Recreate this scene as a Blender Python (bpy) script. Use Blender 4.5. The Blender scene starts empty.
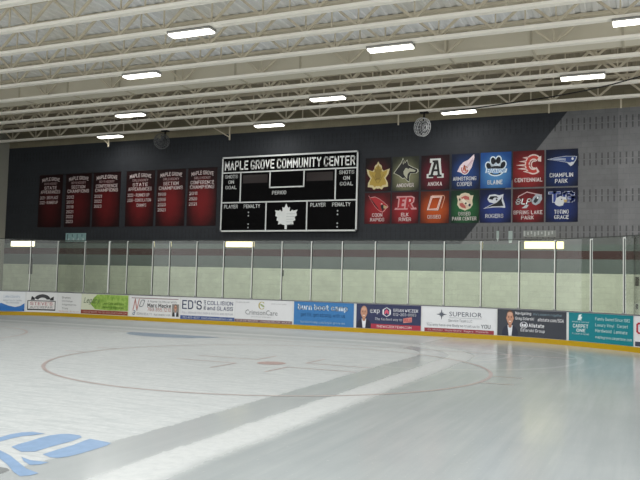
import bpy, math, random
from mathutils import Vector, Matrix
from mathutils.geometry import tessellate_polygon

random.seed(7)
scene = bpy.context.scene
col = scene.collection

# ------------------------------------------------------------------ camera
CX, CY, CH = 13.9985, -23.6258, 1.7176
YAW, PITCH, ROLL, FPX = 0.4142, 0.0594, -0.0258, 738.3


def ray(px, py):
    X, Y = px - 320.0, 240.0 - py
    cr, sr = math.cos(ROLL), math.sin(ROLL)
    X, Y = X * cr + Y * sr, -X * sr + Y * cr
    r, u, fw = X / FPX, Y / FPX, 1.0
    cp, sp = math.cos(PITCH), math.sin(PITCH)
    fw, u = fw * cp - u * sp, fw * sp + u * cp
    c, s = math.cos(YAW), math.sin(YAW)
    return (r * c - fw * s, r * s + fw * c, u)


def on_y(px, py, y):
    d = ray(px, py)
    t = (y - CY) / d[1]
    return Vector((CX + d[0] * t, y, CH + d[2] * t))


def on_z(px, py, z):
    d = ray(px, py)
    t = (z - CH) / d[2]
    return Vector((CX + d[0] * t, CY + d[1] * t, z))


def proj_x(p):
    dx, dy, u = p[0] - CX, p[1] - CY, p[2] - CH
    c, s = math.cos(YAW), math.sin(YAW)
    r, fw = dx * c + dy * s, -dx * s + dy * c
    cp, sp = math.cos(PITCH), math.sin(PITCH)
    fw, u = fw * cp + u * sp, -fw * sp + u * cp
    if fw < 0.5:
        return None
    X, Y = r / fw * FPX, u / fw * FPX
    return 320 + X * math.cos(ROLL) - Y * math.sin(ROLL)


cam = bpy.data.cameras.new('camera')
camo = bpy.data.objects.new('camera', cam)
col.objects.link(camo)
fwd = Vector((-math.sin(YAW) * math.cos(PITCH), math.cos(YAW) * math.cos(PITCH), math.sin(PITCH)))
rgt = Vector((math.cos(YAW), math.sin(YAW), 0))
upv = rgt.cross(fwd)
M = Matrix((rgt, upv, -fwd)).transposed()
M = M @ Matrix.Rotation(-ROLL, 3, 'Z')
camo.matrix_world = Matrix.Translation((CX, CY, CH)) @ M.to_4x4()
cam.sensor_fit = 'HORIZONTAL'
cam.sensor_width = 36.0
cam.lens = FPX / 640 * 36.0
cam.clip_end = 300
scene.camera = camo


# --------------------------------------------------------------- materials
def lin(h):
    h = h.lstrip('#')
    out = []
    for i in (0, 2, 4):
        v = int(h[i:i + 2], 16) / 255
        out.append(v / 12.92 if v <= 0.04045 else ((v + 0.055) / 1.055) ** 2.4)
    return (*out, 1.0)


_mats = {}


def base_mat(name):
    m = bpy.data.materials.new(name)
    m.use_nodes = True
    nt = m.node_tree
    b = nt.nodes['Principled BSDF']
    return m, nt, b


def flat(hexc, rough=0.6, metal=0.0, var=0.06, scale=6.0, spec=0.3):
    """plain paint / print / vinyl with a faint procedural mottling"""
    key = (hexc, rough, metal, var, scale, spec)
    if key in _mats:
        return _mats[key]
    m, nt, b = base_mat('paint_' + hexc.lstrip('#'))
    N, L = nt.nodes, nt.links
    tc = N.new('ShaderNodeTexCoord')
    no = N.new('ShaderNodeTexNoise')
    no.inputs['Scale'].default_value = scale
    no.inputs['Detail'].default_value = 3
    L.new(tc.outputs['Object'], no.inputs['Vector'])
    mx = N.new('ShaderNodeMix')
    mx.data_type = 'RGBA'
    c = lin(hexc)
    mx.inputs[6].default_value = (*[v * (1 - var) for v in c[:3]], 1)
    mx.inputs[7].default_value = (*[min(1, v * (1 + var)) for v in c[:3]], 1)
    L.new(no.outputs['Fac'], mx.inputs[0])
    L.new(mx.outputs[2], b.inputs['Base Color'])
    b.inputs['Roughness'].default_value = rough
    b.inputs['Metallic'].default_value = metal
    b.inputs['Specular IOR Level'].default_value = spec
    _mats[key] = m
    return m


def glow(hexc, strength):
    key = ('glow', hexc, strength)
    if key in _mats:
        return _mats[key]
    m, nt, b = base_mat('diffuser_' + hexc.lstrip('#'))
    b.inputs['Base Color'].default_value = lin(hexc)
    b.inputs['Emission Color'].default_value = lin(hexc)
    b.inputs['Emission Strength'].default_value = strength
    _mats[key] = m
    return m


def math_node(nt, op, a, b=None, c=None):
    n = nt.nodes.new('ShaderNodeMath')
    n.operation = op
    for i, v in enumerate((a, b, c)):
        if v is None:
            continue
        if isinstance(v, (int, float)):
            n.inputs[i].default_value = v
        else:
            nt.links.new(v, n.inputs[i])
    return n.outputs[0]


def mix_col(nt, fac, a, b):
    n = nt.nodes.new('ShaderNodeMix')
    n.data_type = 'RGBA'
    for sock, v in ((n.inputs[0], fac), (n.inputs[6], a), (n.inputs[7], b)):
        if isinstance(v, (int, float)):
            sock.default_value = v
        elif isinstance(v, tuple):
            sock.default_value = v
        else:
            nt.links.new(v, sock)
    return n.outputs[2]


def noise(nt, vec, scale, detail=3.0, rough=0.5):
    n = nt.nodes.new('ShaderNodeTexNoise')
    n.inputs['Scale'].default_value = scale
    n.inputs['Detail'].default_value = detail
    n.inputs['Roughness'].default_value = rough
    nt.links.new(vec, n.inputs['Vector'])
    return n.outputs['Fac']


def step(nt, v, edge, soft=0.02):
    n = nt.nodes.new('ShaderNodeMapRange')
    n.interpolation_type = 'SMOOTHSTEP'
    nt.links.new(v, n.inputs['Value'])
    n.inputs['From Min'].default_value = edge - soft
    n.inputs['From Max'].default_value = edge + soft
    return n.outputs['Result']


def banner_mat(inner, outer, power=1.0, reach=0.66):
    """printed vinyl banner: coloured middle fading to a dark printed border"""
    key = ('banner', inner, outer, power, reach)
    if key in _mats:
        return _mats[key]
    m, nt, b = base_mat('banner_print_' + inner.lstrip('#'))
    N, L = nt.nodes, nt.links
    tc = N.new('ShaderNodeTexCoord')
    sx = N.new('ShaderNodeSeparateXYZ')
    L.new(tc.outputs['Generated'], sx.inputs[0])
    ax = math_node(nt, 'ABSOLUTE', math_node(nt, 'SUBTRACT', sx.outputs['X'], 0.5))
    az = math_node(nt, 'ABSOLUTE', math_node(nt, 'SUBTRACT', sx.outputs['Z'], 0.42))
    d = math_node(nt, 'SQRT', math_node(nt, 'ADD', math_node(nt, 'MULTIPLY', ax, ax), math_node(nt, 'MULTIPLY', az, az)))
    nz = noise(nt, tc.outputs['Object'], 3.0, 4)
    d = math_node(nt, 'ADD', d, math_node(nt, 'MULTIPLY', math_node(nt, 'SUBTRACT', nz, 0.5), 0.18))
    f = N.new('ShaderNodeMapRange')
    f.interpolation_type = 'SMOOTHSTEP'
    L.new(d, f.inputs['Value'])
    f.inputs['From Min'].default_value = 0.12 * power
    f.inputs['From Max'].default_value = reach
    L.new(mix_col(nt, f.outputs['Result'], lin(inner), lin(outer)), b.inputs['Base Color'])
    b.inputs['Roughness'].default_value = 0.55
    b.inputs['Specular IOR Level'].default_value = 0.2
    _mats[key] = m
    return m


# ------------------------------------------------------------ mesh building
class MB:
    def __init__(self):
        self.v, self.f, self.mi, self.mats = [], [], [], []

    def _m(self, m):
        if m not in self.mats:
            self.mats.append(m)
        return self.mats.index(m)

    def face(self, pts, m):
        i = len(self.v)
        self.v += [tuple(p) for p in pts]
        self.f.append(tuple(range(i, i + len(pts))))
        self.mi.append(self._m(m))

    def box(self, lo, hi, m):
        x0, y0, z0 = lo
        x1, y1, z1 = hi
        self.hexa([(x0, y0, z0), (x1, y0, z0), (x1, y1, z0), (x0, y1, z0),
                   (x0, y0, z1), (x1, y0, z1), (x1, y1, z1), (x0, y1, z1)], m)

    def hexa(self, p, m):
        i = len(self.v)
        self.v += [tuple(q) for q in p]
        k = self._m(m)
        for f in ((3, 2, 1, 0), (4, 5, 6, 7), (0, 1, 5, 4), (1, 2, 6, 5), (2, 3, 7, 6), (3, 0, 4, 7)):
            self.f.append(tuple(i + a for a in f))
            self.mi.append(k)

    def chamfer_box(self, lo, hi, c, m):
        """box with its four long vertical-section edges chamfered in the y/z section (runs along x)"""
        x0, y0, z0 = lo
        x1, y1, z1 = hi
        sec = [(y0 + c, z0), (y1 - c, z0), (y1, z0 + c), (y1, z1 - c), (y1 - c, z1), (y0 + c, z1), (y0, z1 - c), (y0, z0 + c)]
        i = len(self.v)
        k = self._m(m)
        for x in (x0, x1):
            self.v += [(x, a, b) for a, b in sec]
        n = len(sec)
        for a in range(n):
            b = (a + 1) % n
            self.f.append((i + a, i + b, i + n + b, i + n + a))
            self.mi.append(k)
        self.f.append(tuple(i + a for a in reversed(range(n))))
        self.f.append(tuple(i + n + a for a in range(n)))
        self.mi += [k, k]

    def bar(self, a, b, w, h, m):
        """rectangular bar from a to b"""
        a, b = Vector(a), Vector(b)
        d = (b - a).normalized()
        s = d.cross(Vector((0, 0, 1)))
        if s.length < 1e-3:
            s = Vector((1, 0, 0))
        s.normalize()
        u = s.cross(d).normalized()
        s *= w / 2
        u *= h / 2
        self.hexa([a - s - u, a + s - u, b + s - u, b - s - u, a - s + u, a + s + u, b + s + u, b - s + u], m)

    def tube(self, pts, r, m, n=8, closed=False, cap=True):
        pts = [Vector(p) for p in pts]
        i = len(self.v)
        k = self._m(m)
        L = len(pts)
        ref = None
        for j, p in enumerate(pts):
            if closed:
                d = pts[(j + 1) % L] - pts[j - 1]
            else:
                d = pts[min(j + 1, L - 1)] - pts[max(j - 1, 0)]
            d.normalize()
            if ref is None:
                ref = d.orthogonal().normalized()
            s = (ref - d * ref.dot(d)).normalized()
            ref = s
            t = d.cross(s)
            for q in range(n):
                an = 2 * math.pi * q / n
                self.v.append(tuple(p + (s * math.cos(an) + t * math.sin(an)) * r))
        for j in range(L if closed else L - 1):
            jn = (j + 1) % L
            for q in range(n):
                qn = (q + 1) % n
                self.f.append((i + j * n + q, i + j * n + qn, i + jn * n + qn, i + jn * n + q))
                self.mi.append(k)
        if cap and not closed:
            self.f.append(tuple(i + q for q in reversed(range(n))))
            self.f.append(tuple(i + (L - 1) * n + q for q in range(n)))
            self.mi += [k, k]

    def lathe(self, centre, axis, prof, m, n=20):
        """prof: list of (radius, distance along axis)"""
        c, ax = Vector(centre), Vector(axis).normalized()
        s = ax.orthogonal().normalized()
        t = ax.cross(s)
        i = len(self.v)
        k = self._m(m)
        for r, h in prof:
            for q in range(n):
                an = 2 * math.pi * q / n
                self.v.append(tuple(c + ax * h + (s * math.cos(an) + t * math.sin(an)) * r))
        for j in range(len(prof) - 1):
            for q in range(n):
                qn = (q + 1) % n
                self.f.append((i + j * n + q, i + j * n + qn, i + (j + 1) * n + qn, i + (j + 1) * n + q))
                self.mi.append(k)
        self.f.append(tuple(i + q for q in reversed(range(n))))
        self.f.append(tuple(i + (len(prof) - 1) * n + q for q in range(n)))
        self.mi += [k, k]

    # flat print shapes: fn maps (u, v, d) to the world
    def poly(self, fn, pts, d, m):
        tris = tessellate_polygon([[Vector((p[0], p[1], 0)) for p in pts]])
        i = len(self.v)
        self.v += [tuple(fn(p[0], p[1], d)) for p in pts]
        k = self._m(m)
        for t in tris:
            a, b, c = t
            ar = (pts[b][0] - pts[a][0]) * (pts[c][1] - pts[a][1]) - (pts[c][0] - pts[a][0]) * (pts[b][1] - pts[a][1])
            if abs(ar) < 1e-9:
                continue
            self.f.append((i + a, i + b, i + c) if ar > 0 else (i + a, i + c, i + b))
            self.mi.append(k)

    def rect(self, fn, u0, v0, u1, v1, d, m, n=1):
        for q in range(n):
            a, b = u0 + (u1 - u0) * q / n, u0 + (u1 - u0) * (q + 1) / n
            self.face([fn(a, v0, d), fn(b, v0, d), fn(b, v1, d), fn(a, v1, d)], m)

    def slab(self, fn, u0, v0, u1, v1, d0, d1, m, n=1):
        """thin slab following fn: front at d1, back at d0"""
        i = len(self.v)
        k = self._m(m)
        for q in range(n + 1):
            u = u0 + (u1 - u0) * q / n
            self.v += [tuple(fn(u, v0, d1)), tuple(fn(u, v1, d1)), tuple(fn(u, v1, d0)), tuple(fn(u, v0, d0))]
        for q in range(n):
            a = i + q * 4
            b = a + 4
            for f in ((a, b, b + 1, a + 1), (a + 1, b + 1, b + 2, a + 2), (a + 2, b + 2, b + 3, a + 3), (a + 3, b + 3, b, a)):
                self.f.append(f)
                self.mi.append(k)
        e = i + n * 4
        self.f.append((i, i + 1, i + 2, i + 3))
        self.f.append((e + 3, e + 2, e + 1, e))
        self.mi += [k, k]

    def stroke(self, fn, pts, w, d, m, closed=False):
        """polyline of constant width in the print plane"""
        n = len(pts)
        L, R = [], []
        for j in range(n):
            if closed:
                a, b = pts[j - 1], pts[(j + 1) % n]
            else:
                a, b = pts[max(j - 1, 0)], pts[min(j + 1, n - 1)]
            dx, dy = b[0] - a[0], b[1] - a[1]
            l = math.hypot(dx, dy) or 1
            nx, ny = -dy / l * w / 2, dx / l * w / 2
            L.append((pts[j][0] + nx, pts[j][1] + ny))
            R.append((pts[j][0] - nx, pts[j][1] - ny))
        for j in range(n if closed else n - 1):
            q = (j + 1) % n
            self.face([fn(*R[j], d), fn(*R[q], d), fn(*L[q], d), fn(*L[j], d)], m)

    def ellipse(self, fn, cu, cv, ru, rv, d, m, n=20, rot=0.0):
        p = []
        for q in range(n):
            a = 2 * math.pi * q / n
            x, y = ru * math.cos(a), rv * math.sin(a)
            p.append((cu + x * math.cos(rot) - y * math.sin(rot), cv + x * math.sin(rot) + y * math.cos(rot)))
        self.poly(fn, p, d, m)

    def text(self, fn, s, u0, v0, u1, v1, d, m, bold=0.0, shear=0.0, arch=0.0, fit=True, align='C', serif=False):
        """lettering stretched into the box (fit) or scaled by its height and placed in the box"""
        vs, fs = serif_glyphs(s) if serif else glyphs(s, bold, shear)
        xs, ys = [p[0] for p in vs], [p[1] for p in vs]
        x0, x1, y0, y1 = min(xs), max(xs), min(ys), max(ys)
        i = len(self.v)
        k = self._m(m)
        W, H = u1 - u0, v1 - v0
        sy = H / (y1 - y0)
        sx = W / (x1 - x0)
        off = 0.0
        if not fit:
            sx = min(sx, sy * 0.95)
            off = {'L': 0, 'C': (W - sx * (x1 - x0)) / 2, 'R': W - sx * (x1 - x0)}[align]
        for p in vs:
            u = (p[0] - x0) * sx + off
            v = (p[1] - y0) * sy
            t = 2 * u / W - 1
            self.v.append(tuple(fn(u0 + u, v0 + v + arch * H * (0.5 - t * t), d)))
        for f in fs:
            self.f.append(tuple(i + a for a in f))
            self.mi.append(k)

    def build(self, name, parent=None, root_loc=(0, 0, 0), smooth=False):
        me = bpy.data.meshes.new(name)
        ox, oy, oz = root_loc
        me.from_pydata([(a - ox, b - oy, c - oz) for a, b, c in self.v], [], self.f)
        for m in self.mats:
            me.materials.append(m)
        for p, k in zip(me.polygons, self.mi):
            p.material_index = k
            p.use_smooth = smooth
        me.update()
        o = bpy.data.objects.new(name, me)
        col.objects.link(o)
        if parent is not None:
            o.parent = parent
        else:
            o.location = root_loc
        return o


_gl = {}
# a plain block alphabet drawn as strokes (width 0.6, height 1)
STROKES = {
    'A': [[(0, 0), (.3, 1), (.6, 0)], [(.11, .34), (.49, .34)]],
    'B': [[(0, 0), (0, 1), (.44, 1), (.56, .88), (.56, .64), (.44, .53), (0, .53)], [(.44, .53), (.6, .4), (.6, .13), (.46, 0), (0, 0)]],
    'C': [[(.6, .80), (.6, .86), (.45, 1), (.15, 1), (0, .85), (0, .15), (.15, 0), (.45, 0), (.6, .14), (.6, .20)]],
    'D': [[(0, 0), (0, 1), (.4, 1), (.6, .82), (.6, .18), (.4, 0), (0, 0)]],
    'E': [[(.56, 1), (0, 1), (0, 0), (.56, 0)], [(0, .52), (.46, .52)]],
    'F': [[(.56, 1), (0, 1), (0, 0)], [(0, .52), (.46, .52)]],
    'G': [[(.6, .80), (.6, .86), (.45, 1), (.15, 1), (0, .85), (0, .15), (.15, 0), (.45, 0), (.6, .15), (.6, .38), (.38, .38)]],
    'H': [[(0, 0), (0, 1)], [(.6, 0), (.6, 1)], [(0, .52), (.6, .52)]],
    'I': [[(.1, 0), (.1, 1)]],
    'J': [[(.5, 1), (.5, .15), (.36, 0), (.14, 0), (0, .15), (0, .28)]],
    'K': [[(0, 0), (0, 1)], [(.58, 1), (.04, .46)], [(.2, .6), (.6, 0)]],
    'L': [[(0, 1), (0, 0), (.54, 0)]],
    'M': [[(0, 0), (0, 1), (.36, .3), (.72, 1), (.72, 0)]],
    'N': [[(0, 0), (0, 1), (.6, 0), (.6, 1)]],
    'O': [[(.15, 1), (0, .85), (0, .15), (.15, 0), (.45, 0), (.6, .15), (.6, .85), (.45, 1), (.15, 1)]],
    'P': [[(0, 0), (0, 1), (.45, 1), (.6, .87), (.6, .58), (.45, .45), (0, .45)]],
    'Q': [[(.15, 1), (0, .85), (0, .15), (.15, 0), (.45, 0), (.6, .15), (.6, .85), (.45, 1), (.15, 1)], [(.36, .24), (.64, -.08)]],
    'R': [[(0, 0), (0, 1), (.45, 1), (.58, .87), (.58, .6), (.45, .48), (0, .48)], [(.36, .48), (.6, 0)]],
    'S': [[(.58, .76), (.58, .86), (.44, 1), (.15, 1), (0, .86), (0, .66), (.14, .54), (.46, .48), (.6, .36), (.6, .14), (.45, 0), (.14, 0), (0, .14), (0, .26)]],
    'T': [[(0, 1), (.6, 1)], [(.3, 1), (.3, 0)]],
    'U': [[(0, 1), (0, .15), (.15, 0), (.45, 0), (.6, .15), (.6, 1)]],
    'V': [[(0, 1), (.3, 0), (.6, 1)]],
    'W': [[(0, 1), (.18, 0), (.4, .7), (.62, 0), (.8, 1)]],
    'X': [[(0, 0), (.6, 1)], [(0, 1), (.6, 0)]],
    'Y': [[(0, 1), (.3, .48), (.6, 1)], [(.3, .48), (.3, 0)]],
    'Z': [[(0, 1), (.6, 1), (0, 0), (.6, 0)]],
    'a': [[(.05, .66), (.36, .68), (.48, .56), (.48, 0)], [(.48, .38), (.12, .38), (0, .27), (0, .1), (.12, 0), (.34, 0), (.48, .1)]],
    'b': [[(0, 1), (0, 0), (.34, 0), (.48, .14), (.48, .54), (.34, .68), (0, .68)]],
    'c': [[(.46, .56), (.34, .68), (.13, .68), (0, .55), (0, .13), (.13, 0), (.34, 0), (.46, .12)]],
    'd': [[(.48, 1), (.48, 0), (.14, 0), (0, .14), (0, .54), (.14, .68), (.48, .68)]],
    'e': [[(.02, .36), (.48, .36), (.48, .55), (.36, .68), (.12, .68), (0, .55), (0, .13), (.12, 0), (.44, 0)]],
    'f': [[(.34, 1), (.22, 1), (.12, .9), (.12, 0)], [(0, .66), (.32, .66)]],
    'g': [[(.48, .68), (.48, -.16), (.36, -.28), (.04, -.28)], [(.48, 0), (.14, 0), (0, .14), (0, .54), (.14, .68), (.48, .68)]],
    'h': [[(0, 1), (0, 0)], [(0, .68), (.34, .68), (.46, .56), (.46, 0)]],
    'i': [[(.06, 0), (.06, .68)], [(.06, .88), (.06, .94)]],
    'j': [[(.14, .68), (.14, -.16), (.04, -.28)], [(.14, .88), (.14, .94)]],
    'k': [[(0, 0), (0, 1)], [(.44, .68), (.04, .3)], [(.18, .42), (.46, 0)]],
    'l': [[(.06, 0), (.06, 1)]],
    'm': [[(0, 0), (0, .68), (.26, .68), (.34, .58), (.34, 0)], [(.34, .68), (.58, .68), (.68, .58), (.68, 0)]],
    'n': [[(0, 0), (0, .68), (.34, .68), (.46, .56), (.46, 0)]],
    'o': [[(.13, .68), (0, .55), (0, .13), (.13, 0), (.35, 0), (.48, .13), (.48, .55), (.35, .68), (.13, .68)]],
    'p': [[(0, -.28), (0, .68), (.34, .68), (.48, .54), (.48, .14), (.34, 0), (0, 0)]],
    'r': [[(0, 0), (0, .68), (.3, .68)]],
    's': [[(.44, .6), (.36, .68), (.1, .68), (0, .58), (0, .46), (.1, .37), (.34, .33), (.44, .24), (.44, .1), (.34, 0), (.08, 0), (0, .08)]],
    't': [[(.14, .94), (.14, .1), (.24, 0), (.36, 0)], [(0, .68), (.34, .68)]],
    'u': [[(0, .68), (0, .12), (.12, 0), (.46, 0)], [(.46, .68), (.46, 0)]],
    'v': [[(0, .68), (.24, 0), (.48, .68)]],
    'w': [[(0, .68), (.16, 0), (.34, .5), (.52, 0), (.68, .68)]],
    'x': [[(0, 0), (.46, .68)], [(0, .68), (.46, 0)]],
    'y': [[(0, .68), (.24, .02)], [(.48, .68), (.14, -.28)]],
    'z': [[(0, .68), (.44, .68), (0, 0), (.44, 0)]],
    '0': [[(.13, 1), (0, .85), (0, .15), (.13, 0), (.4, 0), (.53, .15), (.53, .85), (.4, 1), (.13, 1)]],
    '1': [[(.02, .84), (.2, 1), (.2, 0)]],
    '2': [[(0, .8), (0, .86), (.13, 1), (.4, 1), (.53, .86), (.53, .64), (0, 0), (.54, 0)]],
    '3': [[(0, .86), (.13, 1), (.4, 1), (.52, .88), (.52, .64), (.4, .53), (.18, .53)], [(.4, .53), (.54, .4), (.54, .14), (.4, 0), (.13, 0), (0, .14)]],
    '4': [[(.4, 0), (.4, 1), (0, .3), (.56, .3)]],
    '5': [[(.5, 1), (.04, 1), (.02, .56), (.4, .58), (.53, .45), (.53, .14), (.4, 0), (.13, 0), (0, .12)]],
    '6': [[(.5, .88), (.4, 1), (.14, 1), (0, .85), (0, .15), (.13, 0), (.4, 0), (.53, .14), (.53, .44), (.4, .57), (0, .57)]],
    '7': [[(0, 1), (.54, 1), (.18, 0)]],
    '8': [[(.13, .54), (.02, .66), (.02, .88), (.14, 1), (.4, 1), (.52, .88), (.52, .66), (.4, .54), (.13, .54), (0, .4), (0, .14), (.13, 0), (.4, 0), (.54, .14), (.54, .4), (.4, .54)]],
    '9': [[(.03, .12), (.13, 0), (.4, 0), (.53, .15), (.53, .85), (.4, 1), (.13, 1), (0, .86), (0, .56), (.13, .43), (.53, .43)]],
    '-': [[(.06, .46), (.34, .46)]], '.': [[(.06, 0), (.06, .05)]], ',': [[(.08, .05), (.02, -.14)]], "'": [[(.05, 1), (.05, .78)]],
    '&': [[(.6, 0), (.1, .74), (.1, .9), (.22, 1), (.36, .9), (.36, .74), (0, .3), (0, .12), (.14, 0), (.34, 0), (.58, .34)]],
    '/': [[(0, -.1), (.36, 1.05)]],
}


def glyphs(s, bold, shear):
    key = (s, bold, shear)
    if key in _gl:
        return _gl[key]
    w = 0.12 + 2.6 * bold
    vs, fs = [], []
    x = 0.0
    for ch in s:
        if ch == ' ' or ch not in STROKES:
            x += 0.34
            continue
        wmax = max(p[0] for pl in STROKES[ch] for p in pl)
        for pl in STROKES[ch]:
            for (ax, ay), (bx, by) in zip(pl, pl[1:]):
                dx, dy = bx - ax, by - ay
                l = math.hypot(dx, dy)
                dx, dy = dx / l * w / 2, dy / l * w / 2
                e = 0.72 if (dx and dy) else 1.0
                i = len(vs)
                for (px, py) in ((ax - dx * e + dy, ay - dy * e - dx), (bx + dx * e + dy, by + dy * e - dx), (bx + dx * e - dy, by + dy * e + dx), (ax - dx * e - dy, ay - dy * e + dx)):
                    vs.append((x + px + shear * py, py))
                fs.append((i, i + 1, i + 2, i + 3))
        x += wmax + 0.2 + w * 0.75
    _gl[key] = (vs, fs)
    return vs, fs


_gs = {}


def serif_glyphs(s):
    """the built-in book face, for the two panels set in slim serif capitals"""
    if s in _gs:
        return _gs[s]
    cu = bpy.data.curves.new('lettering', 'FONT')
    cu.body = s
    cu.resolution_u = 2
    ob = bpy.data.objects.new('lettering', cu)
    col.objects.link(ob)
    ev = ob.evaluated_get(bpy.context.evaluated_depsgraph_get())
    me = ev.to_mesh()
    vs = [(v.co.x, v.co.y) for v in me.vertices]
    fs = []
    for p in me.polygons:
        t = list(p.vertices)
        ar = sum(vs[t[a]][0] * vs[t[(a + 1) % len(t)]][1] - vs[t[(a + 1) % len(t)]][0] * vs[t[a]][1] for a in range(len(t)))
        fs.append(tuple(t) if ar > 0 else tuple(reversed(t)))
    ev.to_mesh_clear()
    bpy.data.objects.remove(ob)
    bpy.data.curves.remove(cu)
    _gs[s] = (vs, fs)
    return vs, fs


def tag(o, label=None, cat=None, group=None, kind=None):
    if label:
        o['label'] = label
    if cat:
        o['category'] = cat
    if group:
        o['group'] = group
    if kind:
        o['kind'] = kind
    return o


def empty(name, loc, label, cat, group=None):
    o = bpy.data.objects.new(name, None)
    col.objects.link(o)
    o.location = loc
    o.empty_display_size = 0.2
    return tag(o, label, cat, group)


class Thing:
    """an Empty at the base and the meshes that hang under it; all shapes are given in world coordinates"""

    def __init__(self, name, loc, label, cat, group=None):
        self.loc = tuple(loc)
        self.o = empty(name, self.loc, label, cat, group)

    def part(self, name, mb, parent=None, label=None, smooth=False):
        o = mb.build(name, parent or self.o, self.loc, smooth)
        if label:
            o['label'] = label
        return o


# ------------------------------------------------------------- main numbers
WALL_Y = 4.8          # end wall face
BY = 1.6437                     # end line of the boards
SIDES = {1: (8.0, 8.53), -1: (9.05, 4.0142)}   # straight length and corner radius on either side
BH = 1.07
CHORD_Z = 8.40        # underside of the roof joists
DECK_Z = 9.22
WTOP = 8.35           # top of the painted wall


def bcurve(s):
    """point and inward normal of the boards at running length s (0 near the rink's centre line)"""
    sg = 1 if s >= 0 else -1
    BS, BR = SIDES[sg]
    ARC = BR * math.pi / 2
    a = abs(s)
    if a <= BS:
        return (s, BY), (0.0, -1.0)
    if a <= BS + ARC:
        t = (a - BS) / BR
        return (sg * (BS + BR * math.sin(t)), BY - BR + BR * math.cos(t)), (-sg * math.sin(t), -math.cos(t))
    return (sg * (BS + BR), BY - BR - (a - BS - ARC)), (-sg * 1.0, 0.0)


def onboard(s, v, d):
    (x, y), (nx, ny) = bcurve(s)
    return (x + nx * d, y + ny * d, v)


_tab = []
for k in range(-1500, 1801):
    s_ = k * 0.01
    q_ = proj_x(onboard(s_, 0.6, 0.0))
    if q_ is not None:
        _tab.append((s_, q_))


def s_of(px):
    best = None
    for (a, qa), (b, qb) in zip(_tab, _tab[1:]):
        if qa <= px <= qb:
            return a + (b - a) * (px - qa) / max(qb - qa, 1e-9)
    return _tab[0][0] if px < _tab[0][1] else _tab[-1][0]


def onwall(u, v, d):
    return (u, WALL_Y - d, v)


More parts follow.
